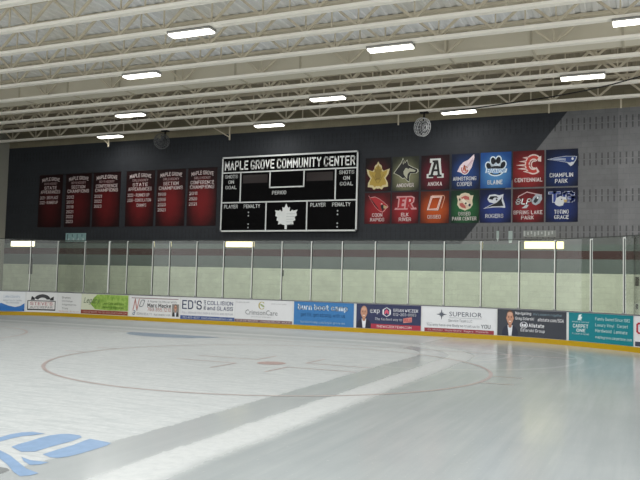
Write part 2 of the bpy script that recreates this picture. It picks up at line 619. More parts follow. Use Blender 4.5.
# ------------------------------------------------------------------ setting
def wall_material():
    m, nt, b = base_mat('painted_block_wall')
    N, L = nt.nodes, nt.links
    geo = N.new('ShaderNodeNewGeometry')
    pos = geo.outputs['Position']
    sx = N.new('ShaderNodeSeparateXYZ')
    L.new(pos, sx.inputs[0])
    X, Z = sx.outputs['X'], sx.outputs['Z']
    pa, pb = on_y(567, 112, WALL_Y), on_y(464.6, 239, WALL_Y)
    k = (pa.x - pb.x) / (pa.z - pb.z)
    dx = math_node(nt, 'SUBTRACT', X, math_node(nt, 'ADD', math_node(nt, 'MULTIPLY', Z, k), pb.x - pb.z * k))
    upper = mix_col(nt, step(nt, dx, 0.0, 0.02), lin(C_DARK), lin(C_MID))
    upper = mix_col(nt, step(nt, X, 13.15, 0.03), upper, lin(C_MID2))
    # vertical sound slots in rows
    fx = math_node(nt, 'FRACT', math_node(nt, 'DIVIDE', X, 0.205))
    row = math_node(nt, 'FLOOR', math_node(nt, 'DIVIDE', Z, 0.2))
    slot = math_node(nt, 'LESS_THAN', math_node(nt, 'ABSOLUTE', math_node(nt, 'SUBTRACT', fx, 0.5)), 0.13)
    fz = math_node(nt, 'FRACT', math_node(nt, 'DIVIDE', math_node(nt, 'SUBTRACT', Z, 3.185), 1.333))
    rz = math_node(nt, 'LESS_THAN', math_node(nt, 'ABSOLUTE', math_node(nt, 'SUBTRACT', fz, 0.5)), 0.17)
    gap = math_node(nt, 'LESS_THAN', math_node(nt, 'ABSOLUTE', math_node(nt, 'SUBTRACT', fz, 0.5)), 0.015)
    rz = math_node(nt, 'SUBTRACT', rz, gap)
    slot = math_node(nt, 'MULTIPLY', slot, rz)
    slot = math_node(nt, 'MULTIPLY', slot, step(nt, Z, 3.42, 0.01))
    nz = noise(nt, pos, 5.0, 5, 0.7)
    slot = math_node(nt, 'MULTIPLY', slot, math_node(nt, 'ADD', math_node(nt, 'MULTIPLY', nz, 0.7), 0.35))
    upper = mix_col(nt, math_node(nt, 'MULTIPLY', slot, 0.75), upper, lin('#26282a'))
    # lower bands
    def band(z, below, above):
        return mix_col(nt, step(nt, Z, z, 0.012), below, above)
    c = band(2.34, lin(C_PALE), lin(C_BAND))
    c = band(2.86, c, lin(C_MAROON))
    c = band(3.165, c, lin(C_BAND))
    c = band(3.40, c, upper)
    c = band(WTOP, c, lin(C_TAN))
    # block coursing and mottling
    br = N.new('ShaderNodeTexBrick')
    mp = N.new('ShaderNodeMapping')
    mp.inputs['Rotation'].default_value = (math.pi / 2, 0, 0)
    L.new(pos, mp.inputs['Vector'])
    L.new(mp.outputs[0], br.inputs['Vector'])
    br.inputs['Color1'].default_value = (1, 1, 1, 1)
    br.inputs['Color2'].default_value = (0.93, 0.93, 0.93, 1)
    br.inputs['Mortar'].default_value = (0.80, 0.80, 0.80, 1)
    br.inputs['Scale'].default_value = 1.0
    br.inputs['Mortar Size'].default_value = 0.006
    br.inputs['Brick Width'].default_value = 0.41
    br.inputs['Row Height'].default_value = 0.205
    mul = N.new('ShaderNodeMix')
    mul.data_type = 'RGBA'
    mul.blend_type = 'MULTIPLY'
    mul.inputs[0].default_value = 1.0
    L.new(c, mul.inputs[6])
    L.new(br.outputs['Color'], mul.inputs[7])
    mul2 = N.new('ShaderNodeMix')
    mul2.data_type = 'RGBA'
    mul2.blend_type = 'MULTIPLY'
    mul2.inputs[0].default_value = 1.0
    rmp = N.new('ShaderNodeMapRange')
    L.new(noise(nt, pos, 1.6, 6, 0.75), rmp.inputs['Value'])
    rmp.inputs['To Min'].default_value = 0.72
    rmp.inputs['To Max'].default_value = 1.28
    L.new(mul.outputs[2], mul2.inputs[6])
    L.new(rmp.outputs['Result'], mul2.inputs[7])
    L.new(mul2.outputs[2], b.inputs['Base Color'])
    b.inputs['Roughness'].default_value = 0.75
    b.inputs['Specular IOR Level'].default_value = 0.25
    return m


C_DARK, C_MID, C_MID2 = '#303338', '#6c6d6f', '#767779'
C_BAND, C_MAROON, C_PALE, C_TAN = '#65716d', '#3e1012', '#dce3cd', '#8b846e'


def ice_material():
    m, nt, b = base_mat('rink_ice')
    N, L = nt.nodes, nt.links
    geo = N.new('ShaderNodeNewGeometry')
    pos = geo.outputs['Position']
    # wander of the edges
    wob = math_node(nt, 'MULTIPLY', math_node(nt, 'SUBTRACT', noise(nt, pos, 0.9, 3), 0.5), 0.16)
    fine = math_node(nt, 'MULTIPLY', math_node(nt, 'SUBTRACT', noise(nt, pos, 7.0, 4, 0.7), 0.5), 0.10)
    sx = N.new('ShaderNodeSeparateXYZ')
    L.new(pos, sx.inputs[0])
    X, Y = sx.outputs['X'], sx.outputs['Y']
    # resurfacer lanes: straight up the rink, then an arc round the end toward -x
    px = math_node(nt, 'SUBTRACT', X, 6.2)
    py = math_node(nt, 'MAXIMUM', math_node(nt, 'ADD', Y, 5.8), 0.0)
    pxp = math_node(nt, 'MAXIMUM', px, 0.0)
    d = math_node(nt, 'SQRT', math_node(nt, 'ADD', math_node(nt, 'MULTIPLY', pxp, pxp), math_node(nt, 'MULTIPLY', py, py)))
    d = math_node(nt, 'ADD', d, math_node(nt, 'ADD', wob, math_node(nt, 'MULTIPLY', fine, 1.1)))
    d = math_node(nt, 'SUBTRACT', d, math_node(nt, 'MULTIPLY', math_node(nt, 'MINIMUM', Y, 0.0), -0.004))
    s1, s2, s3 = step(nt, d, 2.58, 0.07), step(nt, d, 3.34, 0.07), step(nt, d, 3.92, 0.16)
    # streaks along the driving direction
    mp = N.new('ShaderNodeMapping')
    mp.inputs['Scale'].default_value = (3.5, 0.18, 1)
    L.new(pos, mp.inputs['Vector'])
    streak = noise(nt, mp.outputs[0], 1.6, 5, 0.65)
    cloud = noise(nt, pos, 0.45, 5, 0.6)
    grain = noise(nt, pos, 9.0, 5, 0.75)
    mpb = N.new('ShaderNodeMapping')
    mpb.inputs['Rotation'].default_value = (0, 0, 0.45)
    mpb.inputs['Scale'].default_value = (0.7, 4.5, 1)
    L.new(pos, mpb.inputs['Vector'])
    scr = noise(nt, mpb.outputs[0], 2.2, 6, 0.75)
    white = mix_col(nt, step(nt, grain, 0.5, 0.2), lin(I_WHITE_A), lin(I_WHITE_B))
    white = mix_col(nt, math_node(nt, 'MULTIPLY', step(nt, scr, 0.53, 0.10), 0.75), white, lin(I_WHITE_C))
    wet = mix_col(nt, step(nt, streak, 0.5, 0.25), lin(I_WET_A), lin(I_WET_B))
    wet = mix_col(nt, math_node(nt, 'MULTIPLY', step(nt, cloud, 0.55, 0.2), 0.5), wet, lin(I_WET_C))
    speck = step(nt, noise(nt, pos, 26.0, 2, 0.5), 0.715, 0.02)
    wet = mix_col(nt, math_node(nt, 'MULTIPLY', speck, 0.45), wet, lin('#c4c8c8'))
    # faint arcs that the resurfacer left on the fresh ice
    rr = math_node(nt, 'SQRT', math_node(nt, 'ADD', math_node(nt, 'POWER', math_node(nt, 'SUBTRACT', X, 8.6), 2.0), math_node(nt, 'POWER', math_node(nt, 'ADD', Y, 4.6), 2.0)))
    ring = N.new('ShaderNodeTexNoise')
    ring.noise_dimensions = '1D'
    ring.inputs['Scale'].default_value = 3.4
    ring.inputs['Detail'].default_value = 3
    L.new(math_node(nt, 'ADD', rr, math_node(nt, 'MULTIPLY', wob, 0.6)), ring.inputs['W'])
    fade = math_node(nt, 'SUBTRACT', 1.0, step(nt, rr, 4.2, 0.8))
    arcs = math_node(nt, 'MULTIPLY', math_node(nt, 'MULTIPLY', step(nt, ring.outputs['Fac'], 0.60, 0.05), fade), math_node(nt, 'MULTIPLY', step(nt, X, 8.4, 0.8), 0.5))
    wet = mix_col(nt, arcs, wet, lin('#c2c7c7'))
    band_ = mix_col(nt, 0.45, wet, lin(I_WHITE_A))
    wet_ = mix_col(nt, s2, band_, wet)
    c = mix_col(nt, s1, white, wet_)
    white2 = mix_col(nt, step(nt, grain, 0.45, 0.2), lin(I_WHITE_A), lin(I_WHITE_B))
    c = mix_col(nt, math_node(nt, 'MULTIPLY', s2, math_node(nt, 'SUBTRACT', 1.0, s3)), c, white2)
    shade_lift = math_node(nt, 'MULTIPLY', step(nt, math_node(nt, 'ADD', Y, math_node(nt, 'MULTIPLY', wob, 3.0)), -0.9, 1.6), 0.75)  # paler ice colour painted near the end boards to offset the shade there
    c = mix_col(nt, shade_lift, c, lin('#c6cbce'))
    L.new(c, b.inputs['Base Color'])
    snow = math_node(nt, 'SUBTRACT', 1.0, s1)
    snow = math_node(nt, 'ADD', snow, math_node(nt, 'MULTIPLY', math_node(nt, 'MULTIPLY', s2, math_node(nt, 'SUBTRACT', 1.0, s3)), 0.7))
    snow = math_node(nt, 'MAXIMUM', snow, math_node(nt, 'SUBTRACT', 1.0, step(nt, X, 7.6, 1.0)))
    rg = N.new('ShaderNodeMapRange')
    L.new(snow, rg.inputs['Value'])
    rg.inputs['To Min'].default_value = 0.17
    rg.inputs['To Max'].default_value = 0.5
    L.new(rg.outputs['Result'], b.inputs['Roughness'])
    b.inputs['IOR'].default_value = 1.31
    sp = N.new('ShaderNodeMapRange')
    L.new(snow, sp.inputs['Value'])
    sp.inputs['To Min'].default_value = 0.32
    sp.inputs['To Max'].default_value = 0.06
    L.new(sp.outputs['Result'], b.inputs['Specular IOR Level'])
    bp = N.new('ShaderNodeBump')
    bp.inputs['Strength'].default_value = 0.05
    bp.inputs['Distance'].default_value = 0.01
    L.new(noise(nt, pos, 5.0, 4, 0.6), bp.inputs['Height'])
    L.new(bp.outputs['Normal'], b.inputs['Normal'])
    return m


I_WHITE_A, I_WHITE_B, I_WHITE_C = '#b0b5b7', '#bec2c3', '#a5abae'
I_WET_A, I_WET_B, I_WET_C = '#9ba2a4', '#a6acae', '#959c9f'

XL, XR, YB = -16.35, 21.0, -29.0

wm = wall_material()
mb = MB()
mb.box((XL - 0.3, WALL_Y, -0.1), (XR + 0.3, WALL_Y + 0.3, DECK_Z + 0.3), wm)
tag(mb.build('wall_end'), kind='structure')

mb = MB()
mb.box((XL - 0.3, -14.0, -0.1), (XL, WALL_Y, DECK_Z + 0.3), flat('#9a9a90', 0.8, scale=2))
tag(mb.build('wall_west'), kind='structure')


def deck_material():
    m, nt, b = base_mat('fluted_roof_deck')
    N, L = nt.nodes, nt.links
    geo = N.new('ShaderNodeNewGeometry')
    sx = N.new('ShaderNodeSeparateXYZ')
    L.new(geo.outputs['Position'], sx.inputs[0])
    big = noise(nt, geo.outputs['Position'], 0.35, 2)
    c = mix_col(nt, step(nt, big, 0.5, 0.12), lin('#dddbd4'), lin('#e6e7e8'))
    far = step(nt, sx.outputs['Y'], -1.0, 2.2)  # shade painted into the deck colour toward the end wall
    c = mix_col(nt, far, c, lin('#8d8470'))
    L.new(c, b.inputs['Base Color'])
    b.inputs['Roughness'].default_value = 0.7
    return m


# fluted deck, real folds running from the end wall back over the rink
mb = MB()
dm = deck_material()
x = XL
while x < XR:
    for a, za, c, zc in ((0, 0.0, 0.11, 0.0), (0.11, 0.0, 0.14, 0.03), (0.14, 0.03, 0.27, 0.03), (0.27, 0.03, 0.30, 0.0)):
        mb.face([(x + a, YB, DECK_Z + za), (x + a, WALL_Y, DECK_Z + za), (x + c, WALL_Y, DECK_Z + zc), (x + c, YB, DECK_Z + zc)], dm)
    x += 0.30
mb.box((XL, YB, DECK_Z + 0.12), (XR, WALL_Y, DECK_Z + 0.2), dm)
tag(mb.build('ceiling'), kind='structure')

mb = MB()
mb.box((XL, YB, -0.12), (XR, WALL_Y, -0.02), flat('#8b8a86', 0.8, scale=3))
tag(mb.build('floor'), kind='structure')

# ice sheet bounded by the boards
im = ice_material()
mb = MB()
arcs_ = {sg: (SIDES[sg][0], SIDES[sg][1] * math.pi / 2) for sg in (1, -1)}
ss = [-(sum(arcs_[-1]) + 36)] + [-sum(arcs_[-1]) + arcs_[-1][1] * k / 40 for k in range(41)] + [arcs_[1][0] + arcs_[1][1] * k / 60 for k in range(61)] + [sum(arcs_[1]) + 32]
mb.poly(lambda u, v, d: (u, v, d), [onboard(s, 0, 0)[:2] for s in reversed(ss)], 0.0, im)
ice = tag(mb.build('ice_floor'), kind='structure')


# markings frozen into the ice (flat paint, a hair above the sheet)
def ice_paint(hexc, rough=0.4):
    return flat(hexc, rough, var=0.16, scale=9, spec=0.1)


def onice(u, v, d):
    return (u, v, 0.003 + d)


def ice_part(name, mb):
    o = mb.build(name, ice)
    return o


RED, BLUE = ice_paint('#a89d9c'), ice_paint('#8fa9c9')
FT = 0.3048
DOTS = [(22 * FT, -31 * FT), (-22 * FT, -31 * FT)]


def ringpts(c, r, a0=0, a1=360, n=120):
    return [(c[0] + r * math.cos(math.radians(a0 + (a1 - a0) * k / n)), c[1] + r * math.sin(math.radians(a0 + (a1 - a0) * k / n))) for k in range(n + (1 if a1 - a0 < 360 else 0))]


for c in DOTS:
    mb = MB()
    mb.stroke(onice, ringpts(c, 15 * FT), 0.075, 0, RED, closed=True)
    for sy in (-1, 1):
        for sd in (-1, 1):
            y = c[1] + sy * 0.55
            x0 = c[0] + sd * (math.sqrt((15 * FT) ** 2 - 0.55 ** 2))
            mb.rect(onice, min(x0, x0 + sd * 0.62), y - 0.03, max(x0, x0 + sd * 0.62), y + 0.03, 0.0005, RED)
    ice_part('face_off_circle', mb)
    mb = MB()
    mb.ellipse(onice, c[0], c[1], 0.31, 0.31, 0, ice_paint('#a89492'), 28)
    ice_part('face_off_spot', mb)
    mb = MB()
    for sx_ in (-1, 1):
        for sy in (-1, 1):
            ax, ay = c[0] + sx_ * 0.61, c[1] + sy * 0.45
            mb.rect(onice, min(ax, ax + sx_ * 1.5), ay - 0.03, max(ax, ax + sx_ * 1.5), ay + 0.03, 0, ice_paint('#aa9c9b'))
            mb.rect(onice, ax - 0.03, min(ay, ay + sy * 1.0), ax + 0.03, max(ay, ay + sy * 1.0), 0.0004, ice_paint('#aa9c9b'))
    ice_part('restraining_line', mb)

GLY = -3.9
mb = MB()
mb.rect(onice, -12.6, GLY - 0.03, 12.4, GLY + 0.03, 0, ice_paint('#a39896'), 8)
ice_part('goal_line', mb)
mb = MB()
cr = [(0.42 + 1.66 * math.cos(math.radians(t)), GLY - 0.03 + 1.2 * math.sin(math.radians(t))) for t in range(180, 361, 5)]
mb.poly(onice, cr, 0.0006, ice_paint('#8493a4'))
ice_part('goal_crease', mb)

# blue painted lettering stroke fragments in the near ice
lf = lambda pts: [on_z(p[0] / 4.0, 390 + p[1] / 4.0, 0)[:2] for p in pts]
LB = ice_paint('#8099b8')
mb = MB()
for pts in ([(-60, 205), (0, 190), (40, 178), (90, 170), (130, 168), (180, 175), (130, 182), (90, 185), (40, 196), (0, 207), (-60, 222)],
            [(45, 228), (75, 217), (120, 205), (160, 192), (200, 182), (240, 177), (275, 176), (320, 182), (328, 190), (290, 205), (240, 218), (200, 229), (140, 247), (85, 248)],
            [(170, 258), (230, 239), (295, 220), (338, 203), (360, 196), (400, 203), (445, 213), (425, 224), (380, 238), (320, 256), (270, 268), (230, 273), (200, 270)],
            [(-40, 232), (0, 242), (40, 262), (75, 290), (105, 315), (155, 334), (120, 343), (80, 346), (55, 330), (30, 300), (0, 276), (-40, 255)],
            [(85, 268), (120, 281), (195, 290), (160, 299), (120, 301), (95, 286)]):
    mb.poly(onice, lf(pts), 0, LB)
mb.poly(onice, lf([(-40, 308), (0, 309), (30, 314), (38, 322), (0, 336), (-40, 345)]), 0, ice_paint('#7d8183'))
ice_part('painted_ice_logo', mb)

# ------------------------------------------------------------- rink boards
boards = Thing('rink_boards', onboard(0, 0, 0), 'long white rink boards with yellow kick plate carrying the advertising panels', 'rink boards')
S0, S1 = -18.0, 24.0
NB = 520
mb = MB()
mb.slab(onboard, S0, 0.155, S1, 1.045, -0.09, 0.0, flat('#d9dcdd', 0.45), NB)
boards.part('white_panel', mb)
mb = MB()
mb.slab(onboard, S0, 0.0, S1, 0.155, -0.09, 0.02, flat('#b8960f', 0.4), NB)
boards.part('kick_plate', mb, label='yellow kick plate')
mb = MB()
mb.slab(onboard, S0, 1.045, S1, BH, -0.11, 0.022, flat('#6e6f76', 0.5), NB)
boards.part('cap_rail', mb, label='grey cap rail')

# ------------------------------------------------------------- advertising
ads = []          # (px0, px1, short description)
AV0, AV1 = 0.165, 1.035


class Ad:
    def __init__(self, px0, px1, bg, short, label):
        self.p0, self.p1 = px0, px1
        self.s0, self.s1 = s_of(px0), s_of(px1)
        ads.append((self.s0, self.s1, short))
        self.W = self.s1 - self.s0
        self.n = max(2, int(self.W / 0.1))
        self.t = Thing('advertising_panel', onboard((self.s0 + self.s1) / 2, AV0, 0.01), label, 'advertising panel', 'advertising panels on the rink boards')
        mb = MB()
        mb.slab(onboard, self.s0, AV0, self.s1, AV1, 0.004, 0.012, flat(bg, 0.4, var=0.03), self.n)
        self.t.part('panel', mb)

    def fn(self, u, v, d):
        """u 0..1 along the panel, v 0..1 up it"""
        return onboard(self.s0 + u * self.W, AV0 + v * (AV1 - AV0), d)

    def box(self, name, u0, v0, u1, v1, hexc, d=0.015):
        mb = MB()
        mb.rect(self.fn, u0, v0, u1, v1, d, flat(hexc, 0.4, var=0.05), max(1, int((u1 - u0) * self.n)))
        return self.t.part(name, mb)

    def text(self, s, u0, v0, u1, v1, hexc, bold=0.0, shear=0.0, d=0.018, serif=False):
        mb = MB()
        mb.text(self.fn, s, u0, v0, u1, v1, d, flat(hexc, 0.4, var=0.02), bold, shear, serif=serif)
        self.t.part('lettering', mb)

    def shape(self, name, parts):
        mb = MB()
        for pts, hexc, d in parts:
            mb.poly(self.fn, pts, d, flat(hexc, 0.4, var=0.05))
        return self.t.part(name, mb)

    def portrait(self, u0, v0, u1, v1, hair, suit):
        W, H = u1 - u0, v1 - v0
        f = lambda x, y: (u0 + x * W, v0 + y * H)
        mb = MB()
        def el(cx, cy, rx, ry, hexc, d):
            mb.poly(self.fn, [f(cx + rx * math.cos(2 * math.pi * k / 18), cy + ry * math.sin(2 * math.pi * k / 18)) for k in range(18)], d, flat(hexc, 0.5, var=0.05))
        mb.poly(self.fn, [f(*p) for p in ((0.0, 0), (0.0, 0.18), (0.12, 0.33), (0.36, 0.42), (0.64, 0.42), (0.88, 0.33), (1.0, 0.18), (1.0, 0))], 0.0150, flat(suit, 0.5))
        mb.poly(self.fn, [f(*p) for p in ((0.42, 0), (0.34, 0.42), (0.50, 0.36), (0.66, 0.42), (0.60, 0))], 0.020, flat('#dfe3ea', 0.5))
        mb.poly(self.fn, [f(*p) for p in ((0.40, 0.34), (0.41, 0.52), (0.60, 0.52), (0.60, 0.34), (0.5, 0.30))], 0.022, flat('#b07f68', 0.5))
        el(0.5, 0.73, 0.235, 0.265, hair, 0.024)
        el(0.5, 0.68, 0.205, 0.25, '#c4937c', 0.026)
        el(0.5, 0.85, 0.17, 0.075, '#cfa38d', 0.028)
        for sx_ in (-1, 1):
            el(0.5 + sx_ * 0.085, 0.715, 0.035, 0.016, '#4a342c', 0.030)
            el(0.5 + sx_ * 0.085, 0.755, 0.05, 0.012, '#6b4b3d', 0.030)
            el(0.5 + sx_ * 0.215, 0.68, 0.025, 0.05, '#b8866f', 0.0245)
        el(0.5, 0.64, 0.03, 0.05, '#ad7862', 0.030)
        el(0.5, 0.56, 0.075, 0.018, '#efe6e0', 0.030)
        self.t.part('portrait', mb, label='printed head and shoulders portrait of a person in a suit')


# 1  white panel with blue wave
a = Ad(-16, 25, '#e2e6ea', 'blue-wave ad', 'white advertising panel with a blue wave along its lower edge')
a.shape('blue_wave', [([(0, 0.02), (0, 0.10), (0.2, 0.3), (0.42, 0.42), (0.6, 0.28), (0.76, 0.22), (0.88, 0.28), (0.995, 0.42), (0.995, 0.02)], '#2f6fb8', 0.014),
                      ([(0, 0.02), (0.3, 0.12), (0.6, 0.06), (0.85, 0.05), (0.995, 0.12), (0.995, 0.02)], '#1f4f93', 0.0155)])
a.text('Lake Country', 0.46, 0.66, 0.88, 0.82, '#8ea4bd', 0, 0.3)
a.text('Dental Care for families', 0.46, 0.52, 0.92, 0.60, '#8c98a6')
a.text('763.555.0100', 0.52, 0.40, 0.85, 0.48, '#8c98a6')
# 2  tyre over a name plate
a = Ad(26.5, 57.5, '#e3e5e6', 'tyre-arch ad', 'white advertising panel with a black tyre arch over a framed name')
arc = [(0.50 + 0.27 * math.cos(math.radians(t)), 0.60 + 0.30 * math.sin(math.radians(t))) for t in range(8, 173, 12)]
arc += [(0.50 + 0.14 * math.cos(math.radians(t)), 0.60 + 0.13 * math.sin(math.radians(t))) for t in range(172, 7, -12)]
a.shape('tyre_emblem', [(arc, '#3b3d40', 0.015), ([(0.13, 0.60), (0.16, 0.80), (0.24, 0.72), (0.26, 0.60)], '#2c2e30', 0.0152), ([(0.74, 0.60), (0.77, 0.72), (0.87, 0.80), (0.87, 0.60)], '#2c2e30', 0.0152)])
a.box('name_plate', 0.03, 0.08, 0.94, 0.58, '#3a3b3e', 0.0156)
a.box('name_plate_face', 0.055, 0.15, 0.915, 0.54, '#e4e2e1', 0.0166)
a.text("STEVE'S", 0.12, 0.34, 0.84, 0.51, '#b4767b', 0.02, d=0.019)
a.text('AUTO REPAIR', 0.12, 0.18, 0.84, 0.30, '#6c6c70', 0.01, d=0.019)
# 3  white list panel
a = Ad(58, 81, '#e4e6e6', 'printed-list ad', 'narrow white advertising panel with four short grey lines of text')
for k, (s, w) in enumerate((('Brakes', 0.36), ('Oil Change', 0.46), ('Alignments', 0.62), ('Tires', 0.26))):
    a.text(s, 0.18, 0.72 - k * 0.18, 0.18 + w, 0.82 - k * 0.18, '#77797c')
a.text('763-555-0134   763-555-0177', 0.04, 0.05, 0.95, 0.11, '#c98a86')
# 4  green landscape
a = Ad(81.5, 129, '#d7dcc6', 'green ad', 'green leafy advertising panel with a dark red strip of text below')
m_, nt_, b_ = base_mat('printed_foliage')
tc_ = nt_.nodes.new('ShaderNodeTexCoord')
g_ = mix_col(nt_, step(nt_, noise(nt_, tc_.outputs['Object'], 4.5, 5, 0.7), 0.5, 0.2), lin('#6f9a2f'), lin('#a9c866'))
nt_.links.new(g_, b_.inputs['Base Color'])
mb = MB()
mb.poly(a.fn, [(0.30, 0.26), (0.20, 0.5), (0.26, 0.8), (0.34, 0.985), (0.985, 0.985), (0.985, 0.24), (0.6, 0.22)], 0.0145, m_)
a.t.part('printed_foliage', mb)
a.box('red_strip', 0.0, 0.02, 0.985, 0.21, '#8f3b2d', 0.0155)
a.text('Legacy', 0.05, 0.48, 0.40, 0.82, '#56704a', 0, 0.35)
a.text('Lawn Care and Snow', 0.46, 0.50, 0.90, 0.62, '#4d7428', 0.01)
a.text('Removal Services', 0.46, 0.32, 0.90, 0.43, '#4d7428', 0.01)
a.text('FREE ESTIMATES 763-555-0112 LEGACYLAWN.COM', 0.04, 0.07, 0.96, 0.16, '#dcc3b6')
# 5  real estate
a = Ad(130, 180, '#e3e4e5', 'monogram ad', 'white advertising panel with a red and grey monogram and bold black name')
a.box('rule', 0.03, 0.87, 0.97, 0.905, '#8d7779')
a.text('N', 0.06, 0.28, 0.20, 0.86, '#c08079', 0, 0.3)
a.text('O', 0.19, 0.46, 0.31, 0.82, '#8a9096', 0, 0.4)
a.text('A Name to Move With', 0.36, 0.70, 0.94, 0.80, '#8b8f95')
a.text('Marc Macke', 0.36, 0.47, 0.83, 0.66, '#2f3135', 0.025)
a.text('763.355.1210', 0.36, 0.29, 0.83, 0.46, '#c38d89', 0.01)
a.text('a', 0.06, 0.07, 0.12, 0.30, '#7488a8', 0, 0.3)
a.text('EDINA REALTY   marcmacke.com', 0.15, 0.09, 0.82, 0.20, '#8b8f95')
a.shape('portrait_card', [([(0.85, 0.08), (0.85, 0.66), (0.985, 0.66), (0.985, 0.08)], '#8d8a86', 0.0145)])
a.portrait(0.86, 0.08, 0.98, 0.66, '#4a4038', '#3c3d42')
# 6  collision
a = Ad(180.8, 234.8, '#e1e3e6', 'dark-blue-capitals ad', 'white advertising panel with large dark blue capitals and a blue base strip')
a.text("ED'S", 0.03, 0.46, 0.40, 0.88, '#333f66', 0.01)
a.text('THE', 0.435, 0.70, 0.475, 0.90, '#3c4668', 0.02)
a.text('AND', 0.435, 0.46, 0.475, 0.66, '#3c4668', 0.02)
a.text('COLLISION', 0.50, 0.70, 0.97, 0.88, '#4a557c', 0.012)
a.text('and GLASS', 0.50, 0.46, 0.97, 0.64, '#4a557c', 0.012)
a.text('FULL SERVICE COLLISION & AUTO GLASS REPAIR', 0.03, 0.26, 0.97, 0.35, '#9aa1b0')
a.box('blue_strip', 0.0, 0.0, 1.0, 0.17, '#4a5f93', 0.0155)
a.text('763-425-8077   EdsCollisionandGlass.com', 0.04, 0.035, 0.96, 0.135, '#d9deea', 0.01)
# 7  care
a = Ad(235, 292.5, '#dcdee1', 'gold-leaf ad', 'white advertising panel with a round gold leaf over slim grey lettering')
mb = MB()
gm = flat('#b3a96e', 0.4)
mb.stroke(a.fn, [(0.475 + 0.048 * math.cos(math.radians(t)), 0.76 + 0.16 * math.sin(math.radians(t))) for t in range(40, 330, 20)], 0.022, 0.016, gm)
mb.ellipse(a.fn, 0.485, 0.76, 0.026, 0.08, 0.0165, flat('#9fae84', 0.4), 16, 0.4)
a.t.part('leaf_emblem', mb)
a.text('CrimsonCare', 0.19, 0.34, 0.75, 0.56, '#6f757a', serif=True)
a.text('physical therapy', 0.30, 0.22, 0.64, 0.29, '#a3a7ab')
a.text('Now open in the center', 0.02, 0.84, 0.26, 0.91, '#9c9fa4')
a.text('book a visit today', 0.64, 0.82, 0.90, 0.88, '#9c9fa4')
a.box('dark_strip', 0.0, 0.0, 1.0, 0.13, '#7c6468', 0.0155)
a.text('763-555-0148   MAPLE GROVE', 0.03, 0.025, 0.42, 0.105, '#dfd0cf')
a.text('CRIMSONCARE.COM   WALK IN', 0.46, 0.025, 0.97, 0.105, '#dfd0cf')
# 8  blue
a = Ad(294, 353.8, '#3b79b4', 'bright blue ad', 'bright blue advertising panel with white rounded lower-case lettering')
a.text('burn boot camp', 0.07, 0.60, 0.90, 0.90, '#e3edf6', 0.03)
a.text('get fit, get strong, with us', 0.12, 0.35, 0.86, 0.54, '#2a5b8c', 0.008)
a.text('burnbootcamp.com/maple-grove-mn', 0.12, 0.08, 0.86, 0.20, '#b5d0e6')
# 9  navy with portrait
a = Ad(356.5, 421, '#343a5b', 'navy portrait ad', 'navy advertising panel with a portrait of a balding person and a red strip')
a.portrait(0.01, 0.015, 0.235, 0.93, '#b98d78', '#2a2c3c')
a.text('exp', 0.215, 0.60, 0.37, 0.80, '#e8eaf0', 0.02)
mb = MB()
hx = [(0.478 + 0.062 * math.cos(math.radians(t)), 0.70 + 0.185 * math.sin(math.radians(t))) for t in range(30, 390, 60)]
mb.stroke(a.fn, hx, 0.022, 0.016, flat('#e6e6ec', 0.4), closed=True)
mb.poly(a.fn, [(0.445, 0.62), (0.445, 0.72), (0.478, 0.82), (0.511, 0.72), (0.511, 0.62), (0.49, 0.62), (0.478, 0.70), (0.466, 0.62)], 0.0165, flat('#d5627a', 0.4))
a.t.part('hexagon_emblem', mb)
a.text('BRIAN WICZEK', 0.58, 0.72, 0.96, 0.85, '#e6e8ef', 0.02)
a.text('612-203-0883', 0.58, 0.56, 0.93, 0.68, '#dcdfe8', 0.02)
a.text('The fastest way to', 0.30, 0.33, 0.72, 0.46, '#dfe1ea', 0.01, 0.1)
mb = MB()
mb.poly(a.fn, [(0.735, 0.28), (0.735, 0.47), (0.865, 0.53), (0.865, 0.33)], 0.0155, flat('#d98b86', 0.4))
a.t.part('sold_tag', mb)
a.text('SOLD', 0.745, 0.34, 0.855, 0.47, '#b33a44', 0.03)
a.box('red_strip', 0.235, 0.0, 1.0, 0.20, '#a93548', 0.0155)
a.text('THEWICZEKTEAM.COM', 0.32, 0.05, 0.86, 0.155, '#f1dfe2', 0.01)
# 10 white with compass star
a = Ad(422.5, 496, '#dfe2e6', 'compass-star ad', 'white advertising panel with a grey compass star over a dark red strip')
st = []
for k in range(8):
    r = (0.19 if k % 2 == 0 else 0.05)
    an = math.radians(90 + 45 * k)
    st.append((0.265 + r * 0.40 * math.cos(an), 0.70 + r * 1.15 * math.sin(an)))
st2 = []
for k in range(8):
    r = (0.11 if k % 2 == 0 else 0.04)
    an = math.radians(45 + 45 * k)
    st2.append((0.265 + r * 0.40 * math.cos(an), 0.70 + r * 1.15 * math.sin(an)))
a.shape('compass_star', [(st2, '#8a8f9a', 0.0145), (st, '#5f6470', 0.0155)])
a.text('SUPERIOR', 0.37, 0.64, 0.81, 0.82, '#5c6470', serif=True)
a.box('rule', 0.37, 0.575, 0.81, 0.59, '#9aa0a8')
a.text('Service Team LLC', 0.36, 0.42, 0.68, 0.53, '#868c95')
a.text('You only have one Body so trust us to', 0.06, 0.21, 0.78, 0.33, '#777d86')
a.text('care for', 0.06, 0.34, 0.14, 0.37, '#a2a6ab')
a.text('YOU', 0.80, 0.22, 0.93, 0.37, '#5d6570', 0.02)
a.box('red_strip', 0.03, 0.0, 0.975, 0.15, '#923a44', 0.0155)
a.text('St. Michael   Maple Grove   Rogers   Plymouth', 0.08, 0.03, 0.90, 0.115, '#e6cdce')
